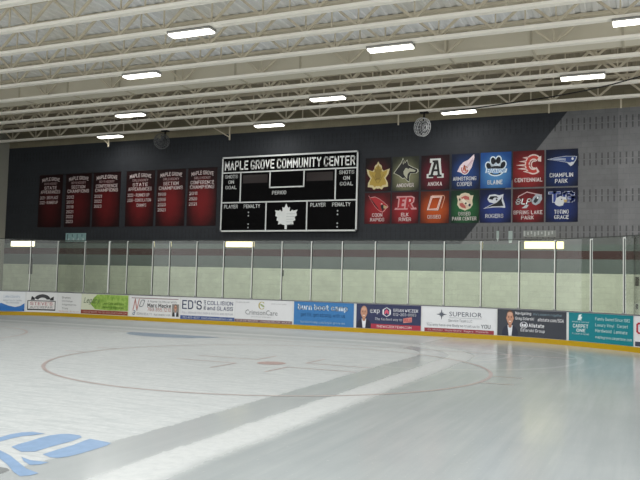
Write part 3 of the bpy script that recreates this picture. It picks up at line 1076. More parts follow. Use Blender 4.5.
# 11 charcoal with portrait
a = Ad(497.5, 566.5, '#3f434c', 'charcoal portrait ad', 'charcoal advertising panel with a smiling portrait and white text')
a.portrait(0.07, 0.01, 0.30, 0.98, '#6d4f40', '#2f3444')
a.text('Navigating', 0.26, 0.80, 0.49, 0.93, '#e4e6ea', 0.012)
a.text("life's moments together", 0.52, 0.80, 0.94, 0.91, '#7d9aa6')
a.text('Greg Szlarski', 0.26, 0.60, 0.53, 0.74, '#e4e6ea', 0.012)
a.text('allstate.com/SGA', 0.585, 0.60, 0.965, 0.74, '#e4e6ea', 0.012)
mb = MB()
wm_ = flat('#dfe2e8', 0.4)
mb.stroke(a.fn, [(0.385 + 0.05 * math.cos(math.radians(t)), 0.44 + 0.115 * math.sin(math.radians(t))) for t in range(0, 360, 20)], 0.014, 0.0165, wm_, closed=True)
for sx_ in (-1, 1):
    mb.poly(a.fn, [(0.385 + sx_ * 0.004, 0.36), (0.385 + sx_ * 0.004, 0.47), (0.385 + sx_ * 0.030, 0.50), (0.385 + sx_ * 0.034, 0.40)], 0.0165, wm_)
a.t.part('round_emblem', mb)
a.text('Allstate', 0.455, 0.37, 0.68, 0.51, '#eceef2', 0.025)
a.text('Szlarski Group', 0.335, 0.17, 0.69, 0.31, '#d9dce2', 0.012)
# 12 teal
a = Ad(569, 633.5, '#167f8b', 'teal ad', 'teal advertising panel with white text in two columns')
mb = MB()
tw = flat('#dbeaec', 0.4)
mb.poly(a.fn, [(0.135, 0.74), (0.155, 0.93), (0.20, 0.96), (0.185, 0.88), (0.205, 0.86), (0.20, 0.80), (0.18, 0.78), (0.205, 0.74)], 0.0165, tw)
a.t.part('leaf_emblem', mb)
a.text('MAPLE GROVE', 0.055, 0.655, 0.315, 0.70, '#cfe3e5')
a.text('CARPET', 0.065, 0.47, 0.30, 0.60, '#e8f2f3', 0.012)
a.text('ONE', 0.12, 0.33, 0.255, 0.44, '#e8f2f3', 0.02)
a.text('FLOOR & HOME', 0.055, 0.235, 0.315, 0.285, '#cfe3e5')
a.text('Family Owned Since 1982', 0.41, 0.75, 0.95, 0.88, '#cfe6e6')
a.text('Luxury Vinyl', 0.41, 0.54, 0.70, 0.67, '#cfe6e6')
a.text('Carpet', 0.75, 0.55, 0.92, 0.68, '#cfe6e6')
a.text('Hardwood', 0.41, 0.37, 0.66, 0.48, '#cfe6e6')
a.text('Laminate', 0.70, 0.37, 0.91, 0.48, '#cfe6e6')
a.text('maplegrove.carpetone.com', 0.41, 0.13, 0.98, 0.25, '#cfe6e6')
# 13 white at the corner
a = Ad(635.5, 690, '#dfdfe4', 'crimson-letter ad', 'white advertising panel with a large crimson capital beside the teal panel')
a.text('C', 0.02, 0.42, 0.16, 0.80, '#b0283f', 0.02)
a.text('orner Sports', 0.18, 0.46, 0.9, 0.72, '#b0283f', 0.02)
a.box('dark_strip', 0.0, 0.02, 0.95, 0.17, '#474a5c', 0.0155)


# ---------------------------------------------------------------- the glass
def place_words(s):
    """words that say over which advertising panel the running length s lies"""
    for i, (s0, s1, short) in enumerate(ads):
        if s <= s1 + 0.03 or i == len(ads) - 1:
            return i
    return len(ads) - 1


def glass_material():
    m, nt, b = base_mat('rink_glass')
    N, L = nt.nodes, nt.links
    out = [n for n in N if n.type == 'OUTPUT_MATERIAL'][0]
    N.remove(b)
    tr = N.new('ShaderNodeBsdfTransparent')
    tr.inputs['Color'].default_value = (0.93, 0.955, 0.935, 1)
    gl = N.new('ShaderNodeBsdfGlossy')
    gl.inputs['Roughness'].default_value = 0.03
    di = N.new('ShaderNodeBsdfDiffuse')
    tc = N.new('ShaderNodeTexCoord')
    di.inputs['Color'].default_value = (0.60, 0.66, 0.62, 1)
    fr = N.new('ShaderNodeFresnel')
    fr.inputs['IOR'].default_value = 1.45
    m1 = N.new('ShaderNodeMixShader')
    L.new(math_node(nt, 'MULTIPLY', noise(nt, tc.outputs['Object'], 2.2, 5, 0.7), 0.05), m1.inputs[0])
    L.new(tr.outputs[0], m1.inputs[1])
    L.new(di.outputs[0], m1.inputs[2])
    m2 = N.new('ShaderNodeMixShader')
    L.new(fr.outputs[0], m2.inputs[0])
    L.new(m1.outputs[0], m2.inputs[1])
    L.new(gl.outputs[0], m2.inputs[2])
    L.new(m2.outputs[0], out.inputs['Surface'])
    return m


GM = glass_material()
GTOP = 3.33
post_px = [30, 57.5, 84.5, 109, 127, 152.5, 169.5, 196.5, 223.5, 252, 281.5, 311, 342, 375, 408.5, 444, 481, 519, 555, 591, 624]
GD = -0.045
post_s = []
for px in post_px:
    p = None
    # posts stand on the cap rail: match the photo at mid height of the glass
    best = min(_tab, key=lambda t: abs((proj_x(onboard(t[0], 2.1, GD)) or -999) - px))
    post_s.append(best[0])
post_s = [post_s[0] - 2.9, post_s[0] - 1.45] + post_s + [post_s[-1] + 1.25, post_s[-1] + 2.5]


def neighbour_label(i, s, members, noun_first, noun):
    """members: running lengths of all the things of this sort over panel i"""
    short = ads[i][2]
    ms = sorted(members)
    k = ms.index(s)
    if len(ms) == 1:
        return f'{noun_first} above the {short}'
    if len(ms) == 2:
        other = ads[i - 1][2] if k == 0 and i > 0 else (ads[i + 1][2] if k == 1 and i + 1 < len(ads) else None)
        if k == 0 and i == 0:
            return f'{noun_first} above the {short}, farther from the tyre-arch ad'
        if other is None:
            return f'{noun_first} above the {short}, farther from the teal ad'
        return f'{noun} above the {short}, beside the {other}'
    if 0 < k < len(ms) - 1:
        return f'{noun} above the middle of the {short}' if len(ms) == 3 else f'{noun} above the {short}, {("first", "second", "third", "fourth")[k]} along it'
    other = ads[i - 1][2] if k == 0 and i > 0 else (ads[i + 1][2] if k > 0 and i + 1 < len(ads) else None)
    if other is None:
        return f'{noun} above the {short}, at its outer end'
    return f'{noun} above the {short}, beside the {other}'


from collections import defaultdict
pm = flat('#dde0dc', 0.4, 0.1)
over = defaultdict(list)
for s in post_s:
    over[place_words(s)].append(s)
for s in post_s:
    i = place_words(s)
    lab = neighbour_label(i, s, over[i], 'slim pale upright post', 'slim pale upright post')
    base = onboard(s, BH, GD)
    t = Thing('glass_post', base, lab, 'post', 'posts between the glass sheets')
    wide = 0.07 if abs(s - post_s[5]) < 0.01 else 0.032
    mb = MB()
    mb.slab(onboard, s - wide / 2, BH + 0.0, s + wide / 2, GTOP - 0.02, GD - 0.035, GD + 0.035, pm)
    t.part('upright', mb)
    mb = MB()
    mb.slab(onboard, s - 0.038, BH, s + 0.038, BH + 0.04, GD - 0.05, GD + 0.05, flat('#9da19f', 0.4, 0.4))
    t.part('foot_plate', mb)
    mb = MB()
    mb.slab(onboard, s + wide / 2, BH + 0.04, s + wide / 2 + 0.010, GTOP - 0.05, GD - 0.03, GD + 0.03, flat('#5c625e', 0.6))
    t.part('rubber_seal', mb)
pane_mid = [(a + b) / 2 for a, b in zip(post_s, post_s[1:])]
over = defaultdict(list)
for s in pane_mid:
    over[place_words(s)].append(s)
for a, b in zip(post_s, post_s[1:]):
    s = (a + b) / 2
    i = place_words(s)
    lab = neighbour_label(i, s, over[i], 'tall clear glass sheet', 'tall clear glass sheet')
    mb = MB()
    mb.slab(onboard, a + 0.050, BH + 0.005, b - 0.042, GTOP, GD - 0.006, GD + 0.006, GM, 4)
    o = mb.build('glass_sheet', None, onboard(s, BH, GD))
    tag(o, lab, 'glass sheet', 'glass sheets standing on the rink boards')
# thin dark line that runs along the tops of the panes
mb = MB()
mb.tube([onboard(post_s[0] + (post_s[-1] - post_s[0]) * k / 90, GTOP + 0.02, GD) for k in range(91)], 0.013, flat('#3b403e', 0.6), 6)
tag(mb.build('netting_cable', None, (0, 0, 0)), 'thin dark cable running along the top of the rink glass', 'cable')


# ---------------------------------------------------------------- wall items
def wrect(px0, py0, px1, py1, depth=0.0):
    """pixel box in the photograph -> (u0, v0, u1, v1) on the end wall"""
    y = WALL_Y - depth
    xm, ym = (px0 + px1) / 2, (py0 + py1) / 2
    return on_y(px0, ym, y).x, on_y(xm, py1, y).z, on_y(px1, ym, y).x, on_y(xm, py0, y).z


def sheet(t, name, u0, v0, u1, v1, d0, d1, m):
    mb = MB()
    mb.slab(onwall, u0, v0, u1, v1, d0, d1, m)
    return t.part(name, mb)


# six maroon championship banners
CB = [
    (39, 62, 'BOYS HOCKEY', 'STATE', 'APPEARANCES', ['2021 - 3RD PLACE', '2022 - RUNNER UP'], 'dark maroon hockey banner nearest the corner, listing two state appearances', '#461215'),
    (65.5, 91, 'BOYS HOCKEY', 'SECTION', 'CHAMPIONS', ['2012', '2013', '2019', '2021', '2022', '2023'], 'dark maroon hockey banner with a column of six years', '#521417'),
    (93, 120, 'BOYS HOCKEY', 'CONFERENCE', 'CHAMPIONS', ['2021', '2022', '2023'], 'dark maroon conference champions banner beside the wider gap, with three years', '#5d1518'),
    (126, 154, 'GIRLS HOCKEY', 'STATE', 'APPEARANCES', ['2020 - RUNNER UP', '2008 - CONSOLATION', '            CHAMPS'], 'maroon hockey banner with three lines of text below state appearances', '#66171a'),
    (156.5, 185, 'GIRLS HOCKEY', 'SECTION', 'CHAMPIONS', ['1999', '2008', '2020', '2021'], 'maroon hockey banner with a column of four years', '#701a1d'),
    (187.5, 216.5, 'GIRLS HOCKEY', 'CONFERENCE', 'CHAMPIONS', ['2011', '2020', '2021'], 'maroon conference champions banner hanging beside the scoreboard', '#701a1d'),
]
CZ0, CZ1 = 4.21, 6.85
for (p0, p1, l2, l3, l4, rows, lab, colr) in CB:
    u0, u1 = on_y(p0, 200, WALL_Y).x, on_y(p1, 200, WALL_Y).x
    W, H = u1 - u0, CZ1 - CZ0
    t = Thing('championship_banner', ((u0 + u1) / 2, WALL_Y, CZ0), lab, 'banner', 'maroon championship banners on the end wall')
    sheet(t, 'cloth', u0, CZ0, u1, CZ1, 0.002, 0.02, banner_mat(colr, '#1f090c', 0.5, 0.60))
    tm = flat('#e6d8d8', 0.5)
    tm2 = flat('#bda6a7', 0.5)
    R = lambda a, b, c, d: (u0 + a * W, CZ0 + b * H, u0 + c * W, CZ0 + d * H)

    def line(s, box, m, bold, arch=0.0):
        mb = MB()
        mb.text(onwall, s, *R(*box), 0.026, m, bold, arch=arch)
        t.part('lettering', mb)

    line('MAPLE GROVE', (0.12, 0.875, 0.88, 0.945), tm, 0.025, 0.35)
    line(l2, (0.22, 0.81, 0.78, 0.855), tm2, 0.015)
    wid = 0.27 if len(l3) < 8 else 0.40
    line(l3, (0.5 - wid, 0.722, 0.5 + wid, 0.785), tm, 0.02)
    line(l4, (0.08, 0.642, 0.92, 0.708), tm, 0.02)
    for k, s in enumerate(rows):
        z = 0.565 - k * 0.092
        w = 0.28 if len(s) < 6 else (0.84 if 'CONS' in s else 0.78)
        x0 = 0.06
        if 'CHAMPS' in s:
            x0, w, s = 0.40, 0.34, 'CHAMPS'
        line(s, (x0, z - 0.03, x0 + w, z + 0.03), tm, 0.02)
    mb = MB()
    mb.tube([(u0 - 0.02, WALL_Y - 0.02, CZ1 + 0.01), (u1 + 0.02, WALL_Y - 0.02, CZ1 + 0.01)], 0.018, flat('#1d1618', 0.5), 8)
    t.part('hanging_rod', mb)

# scoreboard
SD = 0.20
f0 = WALL_Y - SD


def sw(px, py):
    p = on_y(px, py, f0)
    return p.x, p.z


x0, x1, z0, z1 = -3.36, 3.13, 3.96, 7.24
xa, zb_ = sw(222, 157)[0], sw(221, 232)[1]
x0, x1 = (sw(222, 157)[0] + sw(221, 232)[0]) / 2, (sw(358, 151)[0] + sw(357, 231)[0]) / 2
z1, z0 = (sw(222, 157)[1] + sw(358, 151)[1]) / 2, (sw(221, 232)[1] + sw(357, 231)[1]) / 2
sb = Thing('scoreboard', ((x0 + x1) / 2, WALL_Y, z0), 'large black scoreboard with white lettering and a white maple leaf on the end wall', 'scoreboard')
onsb = lambda u, v, d: (u, f0 - d, v)
mb = MB()
mb.box((x0 + 0.03, f0, z0 + 0.03), (x1 - 0.03, WALL_Y - 0.002, z1 - 0.03), flat('#040405', 0.5, spec=0.05))
sb.part('cabinet', mb)
wh = flat('#cfd3d3', 0.4)
lw = 0.054
mb = MB()
for (a, b, c, d) in ((x0, z0, x1, z0 + lw * 1.2), (x0, z1 - lw * 1.2, x1, z1), (x0, z0, x0 + lw, z1), (x1 - lw, z0, x1, z1)):
    mb.box((a, f0 - 0.03, b), (c, f0 + 0.05, d), wh)
sb.part('outer_frame', mb, label='white outer frame')
SW_, SH_ = x1 - x0, z1 - z0
F = lambda fx, fz: (x0 + fx * SW_, z1 - fz * SH_)
tz = F(0, 0.213)[1]
mz = F(0, 0.612)[1]
xl, xr = sw(240.6, 185)[0], sw(335.5, 180)[0]
cl, cr_ = sw(270, 180)[0], sw(304, 178)[0]
cz = F(0, 0.425)[1]
ml, mr = sw(265.8, 218)[0], sw(306.7, 216)[0]
mb = MB()
hw = lw / 2
for (a, b, c, d) in ((x0, tz - hw, x1, tz + hw), (x0, mz - hw, x1, mz + hw), (xl - hw, mz, xl + hw, tz), (xr - hw, mz, xr + hw, tz),
                     (cl - hw, cz, cl + hw, tz), (cr_ - hw, cz, cr_ + hw, tz), (cl - hw, cz - hw, cr_ + hw, cz + hw),
                     (ml - hw, z0, ml + hw, mz), (mr - hw, z0, mr + hw, mz)):
    mb.box((a, f0 - 0.012, b), (c, f0, d), wh)
sb.part('dividing_line', mb, label='white dividing lines')
mb = MB()
mb.text(onsb, 'MAPLE GROVE COMMUNITY CENTER', x0 + 0.02 * SW_, F(0, 0.182)[1], x1 - 0.02 * SW_, F(0, 0.055)[1], 0.008, flat('#f0f2f2', 0.4), 0.03)
sb.part('title_lettering', mb)
lm_ = flat('#d3d7d7', 0.4)
mb = MB()
for (a, b) in ((x0, xl), (xr, x1)):
    cx_, w_ = (a + b) / 2, b - a
    mb = MB()
    for k, s in enumerate(('SHOTS', 'ON', 'GOAL')):
        hw_ = (0.34, 0.15, 0.30)[k] * w_
        zc = F(0, 0.265 + k * 0.072)[1]
        mb.text(onsb, s, cx_ - hw_, zc - 0.08, cx_ + hw_, zc + 0.08, 0.008, lm_, 0.026)
    sb.part('caption_lettering', mb)
mb = MB()
mb.text(onsb, 'PERIOD', *[F(0.392, 0)[0], F(0, 0.52)[1], F(0.497, 0)[0], F(0, 0.47)[1]], 0.008, lm_, 0.026)
sb.part('caption_lettering', mb)
for (a, b) in ((x0, ml), (mr, x1)):
    mb = MB()
    w_ = b - a
    zt, zb2 = F(0, 0.64)[1], F(0, 0.69)[1]
    mb.text(onsb, 'PLAYER', a + 0.07 * w_, zb2, a + 0.38 * w_, zt, 0.008, lm_, 0.026)
    sb.part('caption_lettering', mb)
    mb = MB()
    mb.text(onsb, 'PENALTY', a + 0.51 * w_, zb2, a + 0.87 * w_, zt, 0.008, lm_, 0.026)
    sb.part('caption_lettering', mb)
for (a, b) in ((x0, ml), (mr, x1)):
    xx = a + 0.62 * (b - a)
    for fz in (0.745, 0.79, 0.90, 0.945):
        z = F(0, fz)[1]
        mb = MB()
        mb.ellipse(onsb, xx, z, 0.035, 0.035, 0.008, flat('#a9adb0', 0.4), 10)
        sb.part('colon_dot', mb)
# unlit digit windows with a dim red tint
for (a, b) in ((xl + 0.12, cl - 0.12), (cr_ + 0.12, xr - 0.12)):
    mb = MB()
    mb.rect(onsb, a, F(0, 0.36)[1], b, F(0, 0.25)[1], 0.003, flat('#160909', 0.3))
    sb.part('digit_window', mb, label='dim dark red digit window')
LEAF = [(0, 1), (.13, .72), (.20, .66), (.33, .74), (.30, .42), (.38, .38), (.52, .52), (.60, .44), (.97, .50), (.86, .30), (.92, .06), (.74, -.04), (.80, -.30), (.62, -.36), (.66, -.62), (.44, -.56), (.24, -.64), (.10, -.66), (.09, -.98)]
LEAF = LEAF + [(-p[0], p[1]) for p in reversed(LEAF[1:])]
mb = MB()
lx, lz = (ml + mr) / 2, (z0 + mz) / 2
mb.poly(onsb, [(lx + p[0] * 0.56, lz + p[1] * 0.56) for p in LEAF], 0.008, flat('#d9dddd', 0.4))
for k in range(5):
    zz = lz + 0.10 - k * 0.115
    mb.rect(onsb, lx + 0.02, zz, lx + 0.44 - k * 0.03, zz + 0.02, 0.010, flat('#aeb4b6', 0.4))
sb.part('maple_leaf_emblem', mb)


# fourteen school banners, two rows of seven
COLS = [(365.2, 390.8), (392.2, 418.8), (421, 449.3), (451.6, 479.2), (480.3, 511.2), (512.8, 544.2), (545.8, 578)]
zt1, zt0 = on_y(562, 149.2, WALL_Y).z, on_y(562, 186.2, WALL_Y).z
zb1, zb0 = on_y(562, 187.8, WALL_Y).z, on_y(562, 222, WALL_Y).z


class Flag:
    def __init__(self, c, r, inner, outer, label):
        p0, p1 = COLS[c]
        self.u0, self.u1 = on_y(p0, 190, WALL_Y).x, on_y(p1, 190, WALL_Y).x
        self.v0, self.v1 = (zt0, zt1) if r == 0 else (zb0, zb1)
        self.t = Thing('school_banner', ((self.u0 + self.u1) / 2, WALL_Y, self.v0), label, 'banner', 'school emblem banners on the end wall')
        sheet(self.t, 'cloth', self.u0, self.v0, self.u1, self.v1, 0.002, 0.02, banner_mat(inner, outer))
        mb = MB()
        mb.slab(onwall, self.u0 + 0.02, self.v1 - 0.05, self.u1 - 0.02, self.v1 - 0.01, 0.0, 0.002, flat('#2a2a2c', 0.5))
        self.t.part('mounting_strip', mb)
        self.E = MB()

    def fn(self, u, v, d):
        return onwall(self.u0 + u * (self.u1 - self.u0), self.v0 + v * (self.v1 - self.v0), 0.022 + d)

    def poly(self, pts, hexc, d=0.0):
        self.E.poly(self.fn, pts, d, flat(hexc, 0.5, var=0.05))

    def oval(self, cu, cv, ru, rv, hexc, d=0.0, rot=0.0):
        self.E.ellipse(self.fn, cu, cv, ru, rv, d, flat(hexc, 0.5, var=0.05), 18, rot)

    def line(self, pts, w, hexc, d=0.0, closed=False):
        self.E.stroke(self.fn, pts, w, d, flat(hexc, 0.5, var=0.05), closed)

    def etext(self, s, u0, v0, u1, v1, hexc, bold=0.03, shear=0.0, d=0.0):
        self.E.text(self.fn, s, u0, v0, u1, v1, d, flat(hexc, 0.5, var=0.02), bold, shear)

    def text(self, s, u0, v0, u1, v1, hexc='#e4e6e8'):
        mb = MB()
        mb.text(self.fn, s, u0, v0, u1, v1, 0.004, flat(hexc, 0.5, var=0.02), 0.022)
        self.t.part('lettering', mb)

    def done(self):
        self.t.part('emblem', self.E)


def sc(pts, cx, cy, sx_, sy_):
    return [(cx + p[0] * sx_, cy + p[1] * sy_) for p in pts]


G = '#cfd1d3'
f = Flag(0, 0, '#4b1216', '#120b0d', 'dark maroon banner bearing a gold maple leaf and no lettering')
GL_ = [(0, 1), (.12, .80), (.22, .76), (.30, .68), (.34, .45), (.48, .32), (.62, .36), (1.0, .47), (.90, .10), (.65, -.20), (.85, -.52), (.88, -.80), (.50, -.84), (.35, -1.0), (.12, -.90)]
GL_ = GL_ + [(0, -.94)] + [(-p[0], p[1]) for p in reversed(GL_[1:])]
f.poly(sc(GL_, 0.5, 0.47, 0.45, 0.42), '#c9bd92', 0)
f.poly(sc(GL_, 0.5, 0.47, 0.37, 0.345), '#a98f3e', 0.003)
f.poly(sc(GL_, 0.5, 0.58, 0.15, 0.22), '#8a7433', 0.005)
for sx_ in (-1, 1):
    f.line([(0.5 + sx_ * 0.02, 0.24), (0.5 + sx_ * 0.12, 0.36), (0.5 + sx_ * 0.22, 0.50)], 0.03, '#8a7433', 0.005)
f.etext('GROVE', 0.40, 0.33, 0.60, 0.39, '#55461c', 0.02, d=0.007)
f.done()
f = Flag(1, 0, '#77785c', '#2c2f26', 'olive banner bearing a black and white husky head')
HK = [(0.07, 0.52), (0.20, 0.66), (0.33, 0.80), (0.40, 0.93), (0.47, 0.80), (0.55, 0.88), (0.60, 0.74), (0.74, 0.68), (0.93, 0.61), (0.95, 0.55), (0.88, 0.50), (0.68, 0.50), (0.64, 0.40), (0.64, 0.26), (0.56, 0.30), (0.47, 0.38), (0.40, 0.36), (0.28, 0.44), (0.17, 0.49)]
f.poly(sc([(p[0] - 0.5, p[1] - 0.58) for p in HK], 0.5, 0.58, 1.08, 1.10), '#b7b8a6', 0)
f.poly(HK, '#16181a', 0.003)
f.poly([(0.42, 0.56), (0.50, 0.66), (0.62, 0.66), (0.78, 0.62), (0.88, 0.58), (0.84, 0.54), (0.66, 0.55), (0.58, 0.48), (0.56, 0.33), (0.48, 0.42), (0.43, 0.48)], '#a8a996', 0.005)
f.oval(0.60, 0.655, 0.035, 0.022, '#16181a', 0.007)
f.poly([(0.38, 0.84), (0.41, 0.87), (0.44, 0.79), (0.40, 0.76)], '#8e8f80', 0.006)
f.text('ANDOVER', 0.17, 0.10, 0.82, 0.215, '#e0d6d6')
f.done()
f = Flag(2, 0, '#5c1626', '#1d0a10', 'maroon banner bearing a white block capital A')
AO = [(0.20, 0.34), (0.20, 0.46), (0.27, 0.46), (0.37, 0.78), (0.31, 0.78), (0.31, 0.90), (0.69, 0.90), (0.69, 0.78), (0.73, 0.46), (0.80, 0.46), (0.80, 0.34), (0.57, 0.34), (0.57, 0.42), (0.43, 0.42), (0.43, 0.34)]
f.poly(AO, '#c9cccb', 0)
f.poly([(0.27, 0.37), (0.27, 0.43), (0.33, 0.43), (0.45, 0.79), (0.40, 0.79), (0.40, 0.85), (0.60, 0.85), (0.67, 0.43), (0.73, 0.43), (0.73, 0.37), (0.56, 0.37), (0.56, 0.43), (0.59, 0.43), (0.575, 0.53), (0.45, 0.53), (0.42, 0.43), (0.45, 0.43), (0.45, 0.37)], '#131215', 0.003)
f.poly([(0.47, 0.59), (0.535, 0.75), (0.565, 0.59)], '#c9cccb', 0.005)
f.text('ANOKA', 0.24, 0.11, 0.75, 0.23, '#e0d6d6')
f.done()
f = Flag(3, 0, '#223f76', '#0e1830', 'blue banner bearing a pale wing and a red round monogram')
f.poly([(0.20, 0.50), (0.30, 0.66), (0.42, 0.76), (0.60, 0.82), (0.80, 0.97), (0.82, 0.88), (0.77, 0.74), (0.72, 0.60), (0.64, 0.50), (0.55, 0.42), (0.42, 0.42), (0.34, 0.46)], '#d3c3ca', 0)
for k in range(3):
    f.line([(0.52 + k * 0.07, 0.60 + k * 0.02), (0.66 + k * 0.05, 0.74 + k * 0.03), (0.78, 0.88 - k * 0.06)], 0.02, '#b59ba6', 0.002)
f.line([(0.48 + 0.14 * math.cos(math.radians(t)), 0.56 + 0.13 * math.sin(math.radians(t))) for t in range(140, 380, 20)], 0.055, '#d8dade', 0.003)
f.line([(0.48 + 0.125 * math.cos(math.radians(t)), 0.56 + 0.115 * math.sin(math.radians(t))) for t in range(150, 370, 20)], 0.03, '#a63a3f', 0.005)
f.etext('A', 0.39, 0.50, 0.53, 0.68, '#b0433f', 0.04, d=0.006)
f.etext('C', 0.46, 0.49, 0.58, 0.64, '#c4763f', 0.03, d=0.007)
f.text('ARMSTRONG', 0.05, 0.235, 0.90, 0.35)
f.text('COOPER', 0.20, 0.08, 0.74, 0.20)
f.done()
f = Flag(4, 0, '#4a80b2', '#184280', 'light blue banner bearing a black paw print')
def paw(gr, hexc, d):
    f.oval(0.50, 0.49, 0.235 + gr, 0.13 + gr, hexc, d)
    for cx_, cy_, r_ in ((0.265, 0.62, 0.5), (0.41, 0.76, 0.15), (0.585, 0.77, -0.15), (0.735, 0.64, -0.5)):
        f.oval(cx_, cy_, 0.072 + gr, 0.10 + gr, hexc, d, r_)
paw(0.035, '#cfdde8', 0)
paw(0.0, '#141a22', 0.003)
f.oval(0.5, 0.44, 0.12, 0.06, '#4f86be', 0.004)
f.poly([(0.16, 0.43), (0.19, 0.55), (0.87, 0.53), (0.84, 0.42)], '#cfe0ef', 0.006)
f.etext('Blaine', 0.20, 0.435, 0.82, 0.55, '#4f82bb', 0.012, 0.2, d=0.009)
f.text('BLAINE', 0.24, 0.10, 0.72, 0.225)
f.done()
f = Flag(5, 0, '#8a2628', '#4c1216', 'red banner bearing a flaming capital C')
f.line([(0.66 + 0.20 * math.cos(math.radians(t)), 0.62 + 0.20 * math.sin(math.radians(t))) for t in range(45, 320, 18)], 0.16, '#d8c4c0', 0)
f.line([(0.66 + 0.20 * math.cos(math.radians(t)), 0.62 + 0.20 * math.sin(math.radians(t))) for t in range(48, 316, 18)], 0.085, '#b23a32', 0.003)
f.poly([(0.78, 0.80), (0.90, 0.84), (0.90, 0.68), (0.80, 0.70)], '#d8c4c0', 0.001)
for k, (yy, ll) in enumerate(((0.80, 0.24), (0.70, 0.36), (0.60, 0.44), (0.50, 0.40), (0.42, 0.22))):
    f.poly([(0.54, yy + 0.035), (0.54 - ll * 0.5, yy + 0.03), (0.54 - ll, yy + 0.01), (0.54 - ll * 0.55, yy - 0.015), (0.54, yy - 0.045)], '#d8c4c0', 0.001)
    f.poly([(0.54, yy + 0.015), (0.54 - ll * 0.6, yy + 0.008), (0.54, yy - 0.02)], '#a83631', 0.004)
f.line([(0.68 + 0.09 * math.cos(math.radians(t)), 0.61 + 0.10 * math.sin(math.radians(t))) for t in range(60, 310, 18)], 0.035, '#d8c4c0', 0.005)
f.text('CENTENNIAL', 0.06, 0.14, 0.94, 0.255, '#e0d6d6')
f.done()
f = Flag(6, 0, '#152d60', '#08112a', 'navy banner on top of the outer column, bearing a streaming head in a hat')
f.poly([(0.03, 0.735), (0.30, 0.78), (0.62, 0.81), (0.88, 0.80), (0.97, 0.79), (0.94, 0.70), (0.86, 0.58), (0.78, 0.53), (0.72, 0.57), (0.66, 0.63), (0.40, 0.68), (0.20, 0.71)], '#b9bfca', 0)
f.poly([(0.08, 0.735), (0.35, 0.772), (0.64, 0.798), (0.945, 0.782), (0.92, 0.70), (0.85, 0.63), (0.74, 0.63), (0.66, 0.645), (0.40, 0.69), (0.20, 0.718)], '#1c3a78', 0.003)
for k in range(3):
    f.line([(0.14 + 0.1 * k, 0.735 - 0.008 * k), (0.45 + 0.03 * k, 0.745 - 0.02 * k), (0.62, 0.74 - 0.025 * k)], 0.014, '#aab3c4', 0.005)
f.oval(0.83, 0.73, 0.035, 0.035, '#d5d9df', 0.006)
f.poly([(0.72, 0.60), (0.80, 0.645), (0.87, 0.64), (0.82, 0.56), (0.77, 0.55)], '#c9ccd2', 0.005)
f.text('CHAMPLIN', 0.12, 0.245, 0.85, 0.36)
f.text('PARK', 0.29, 0.085, 0.68, 0.20)
f.done()
f = Flag(0, 1, '#8a1f26', '#3a0d12', 'red banner bearing a crested bird head facing the bottom corner')
CD = [(0.16, 0.90), (0.24, 0.84), (0.40, 0.86), (0.56, 0.80), (0.72, 0.70), (0.86, 0.60), (0.90, 0.54), (0.82, 0.49), (0.78, 0.44), (0.70, 0.38), (0.58, 0.42), (0.44, 0.52), (0.32, 0.66), (0.22, 0.80)]
f.poly(sc([(p[0] - 0.5, p[1] - 0.64) for p in CD], 0.5, 0.64, 1.06, 1.08), '#c79a9a', 0)
f.poly(CD, '#a11f26', 0.003)
f.poly([(0.20, 0.84), (0.32, 0.68), (0.44, 0.54), (0.58, 0.44), (0.52, 0.52), (0.40, 0.64), (0.30, 0.76)], '#161013', 0.005)
f.poly([(0.62, 0.58), (0.72, 0.62), (0.78, 0.58), (0.76, 0.46), (0.70, 0.40), (0.66, 0.48)], '#161013', 0.005)
f.poly([(0.74, 0.60), (0.90, 0.54), (0.80, 0.48), (0.74, 0.50)], '#b39f78', 0.007)
f.poly([(0.62, 0.63), (0.68, 0.66), (0.70, 0.62)], '#e2dcdc', 0.007)
f.text('COON', 0.30, 0.225, 0.70, 0.34, '#e0d6d6')
f.text('RAPIDS', 0.23, 0.075, 0.78, 0.19, '#e0d6d6')
f.done()
f = Flag(1, 1, '#8f2027', '#3a0e14', 'red banner bearing joined block letters E and R')
f.poly([(0.10, 0.44), (0.14, 0.50), (0.22, 0.50), (0.25, 0.80), (0.18, 0.80), (0.18, 0.87), (0.76, 0.87), (0.86, 0.82), (0.84, 0.68), (0.76, 0.62), (0.84, 0.50), (0.92, 0.50), (0.94, 0.44), (0.74, 0.44), (0.64, 0.58), (0.60, 0.44)], '#c48f92', 0)
f.poly([(0.21, 0.48), (0.27, 0.53), (0.30, 0.79), (0.25, 0.83), (0.53, 0.83), (0.51, 0.76), (0.40, 0.76), (0.40, 0.70), (0.48, 0.70), (0.47, 0.64), (0.38, 0.64), (0.37, 0.55), (0.48, 0.55), (0.47, 0.48)], '#a02129', 0.003)
f.poly([(0.52, 0.48), (0.56, 0.83), (0.75, 0.83), (0.81, 0.79), (0.79, 0.68), (0.70, 0.63), (0.80, 0.49), (0.72, 0.48), (0.63, 0.60), (0.61, 0.48)], '#a02129', 0.003)
f.poly([(0.645, 0.69), (0.655, 0.77), (0.72, 0.77), (0.71, 0.69)], '#d3b3b5', 0.005)
f.text('ELK', 0.36, 0.225, 0.64, 0.34, '#e0d6d6')
f.text('RIVER', 0.28, 0.075, 0.74, 0.19, '#e0d6d6')
f.done()
f = Flag(2, 1, '#b04b1c', '#4c1c10', 'orange banner bearing a slanted open letter O')
f.line([(0.22, 0.41), (0.36, 0.85), (0.78, 0.85), (0.64, 0.41)], 0.055, '#74351f', -0.001, closed=True)
f.line([(0.26, 0.43), (0.39, 0.82), (0.73, 0.82), (0.60, 0.43)], 0.075, '#e7dcd6', 0.002, closed=True)
f.line([(0.26, 0.43), (0.39, 0.82), (0.73, 0.82), (0.60, 0.43)], 0.025, '#c8653a', 0.004, closed=True)
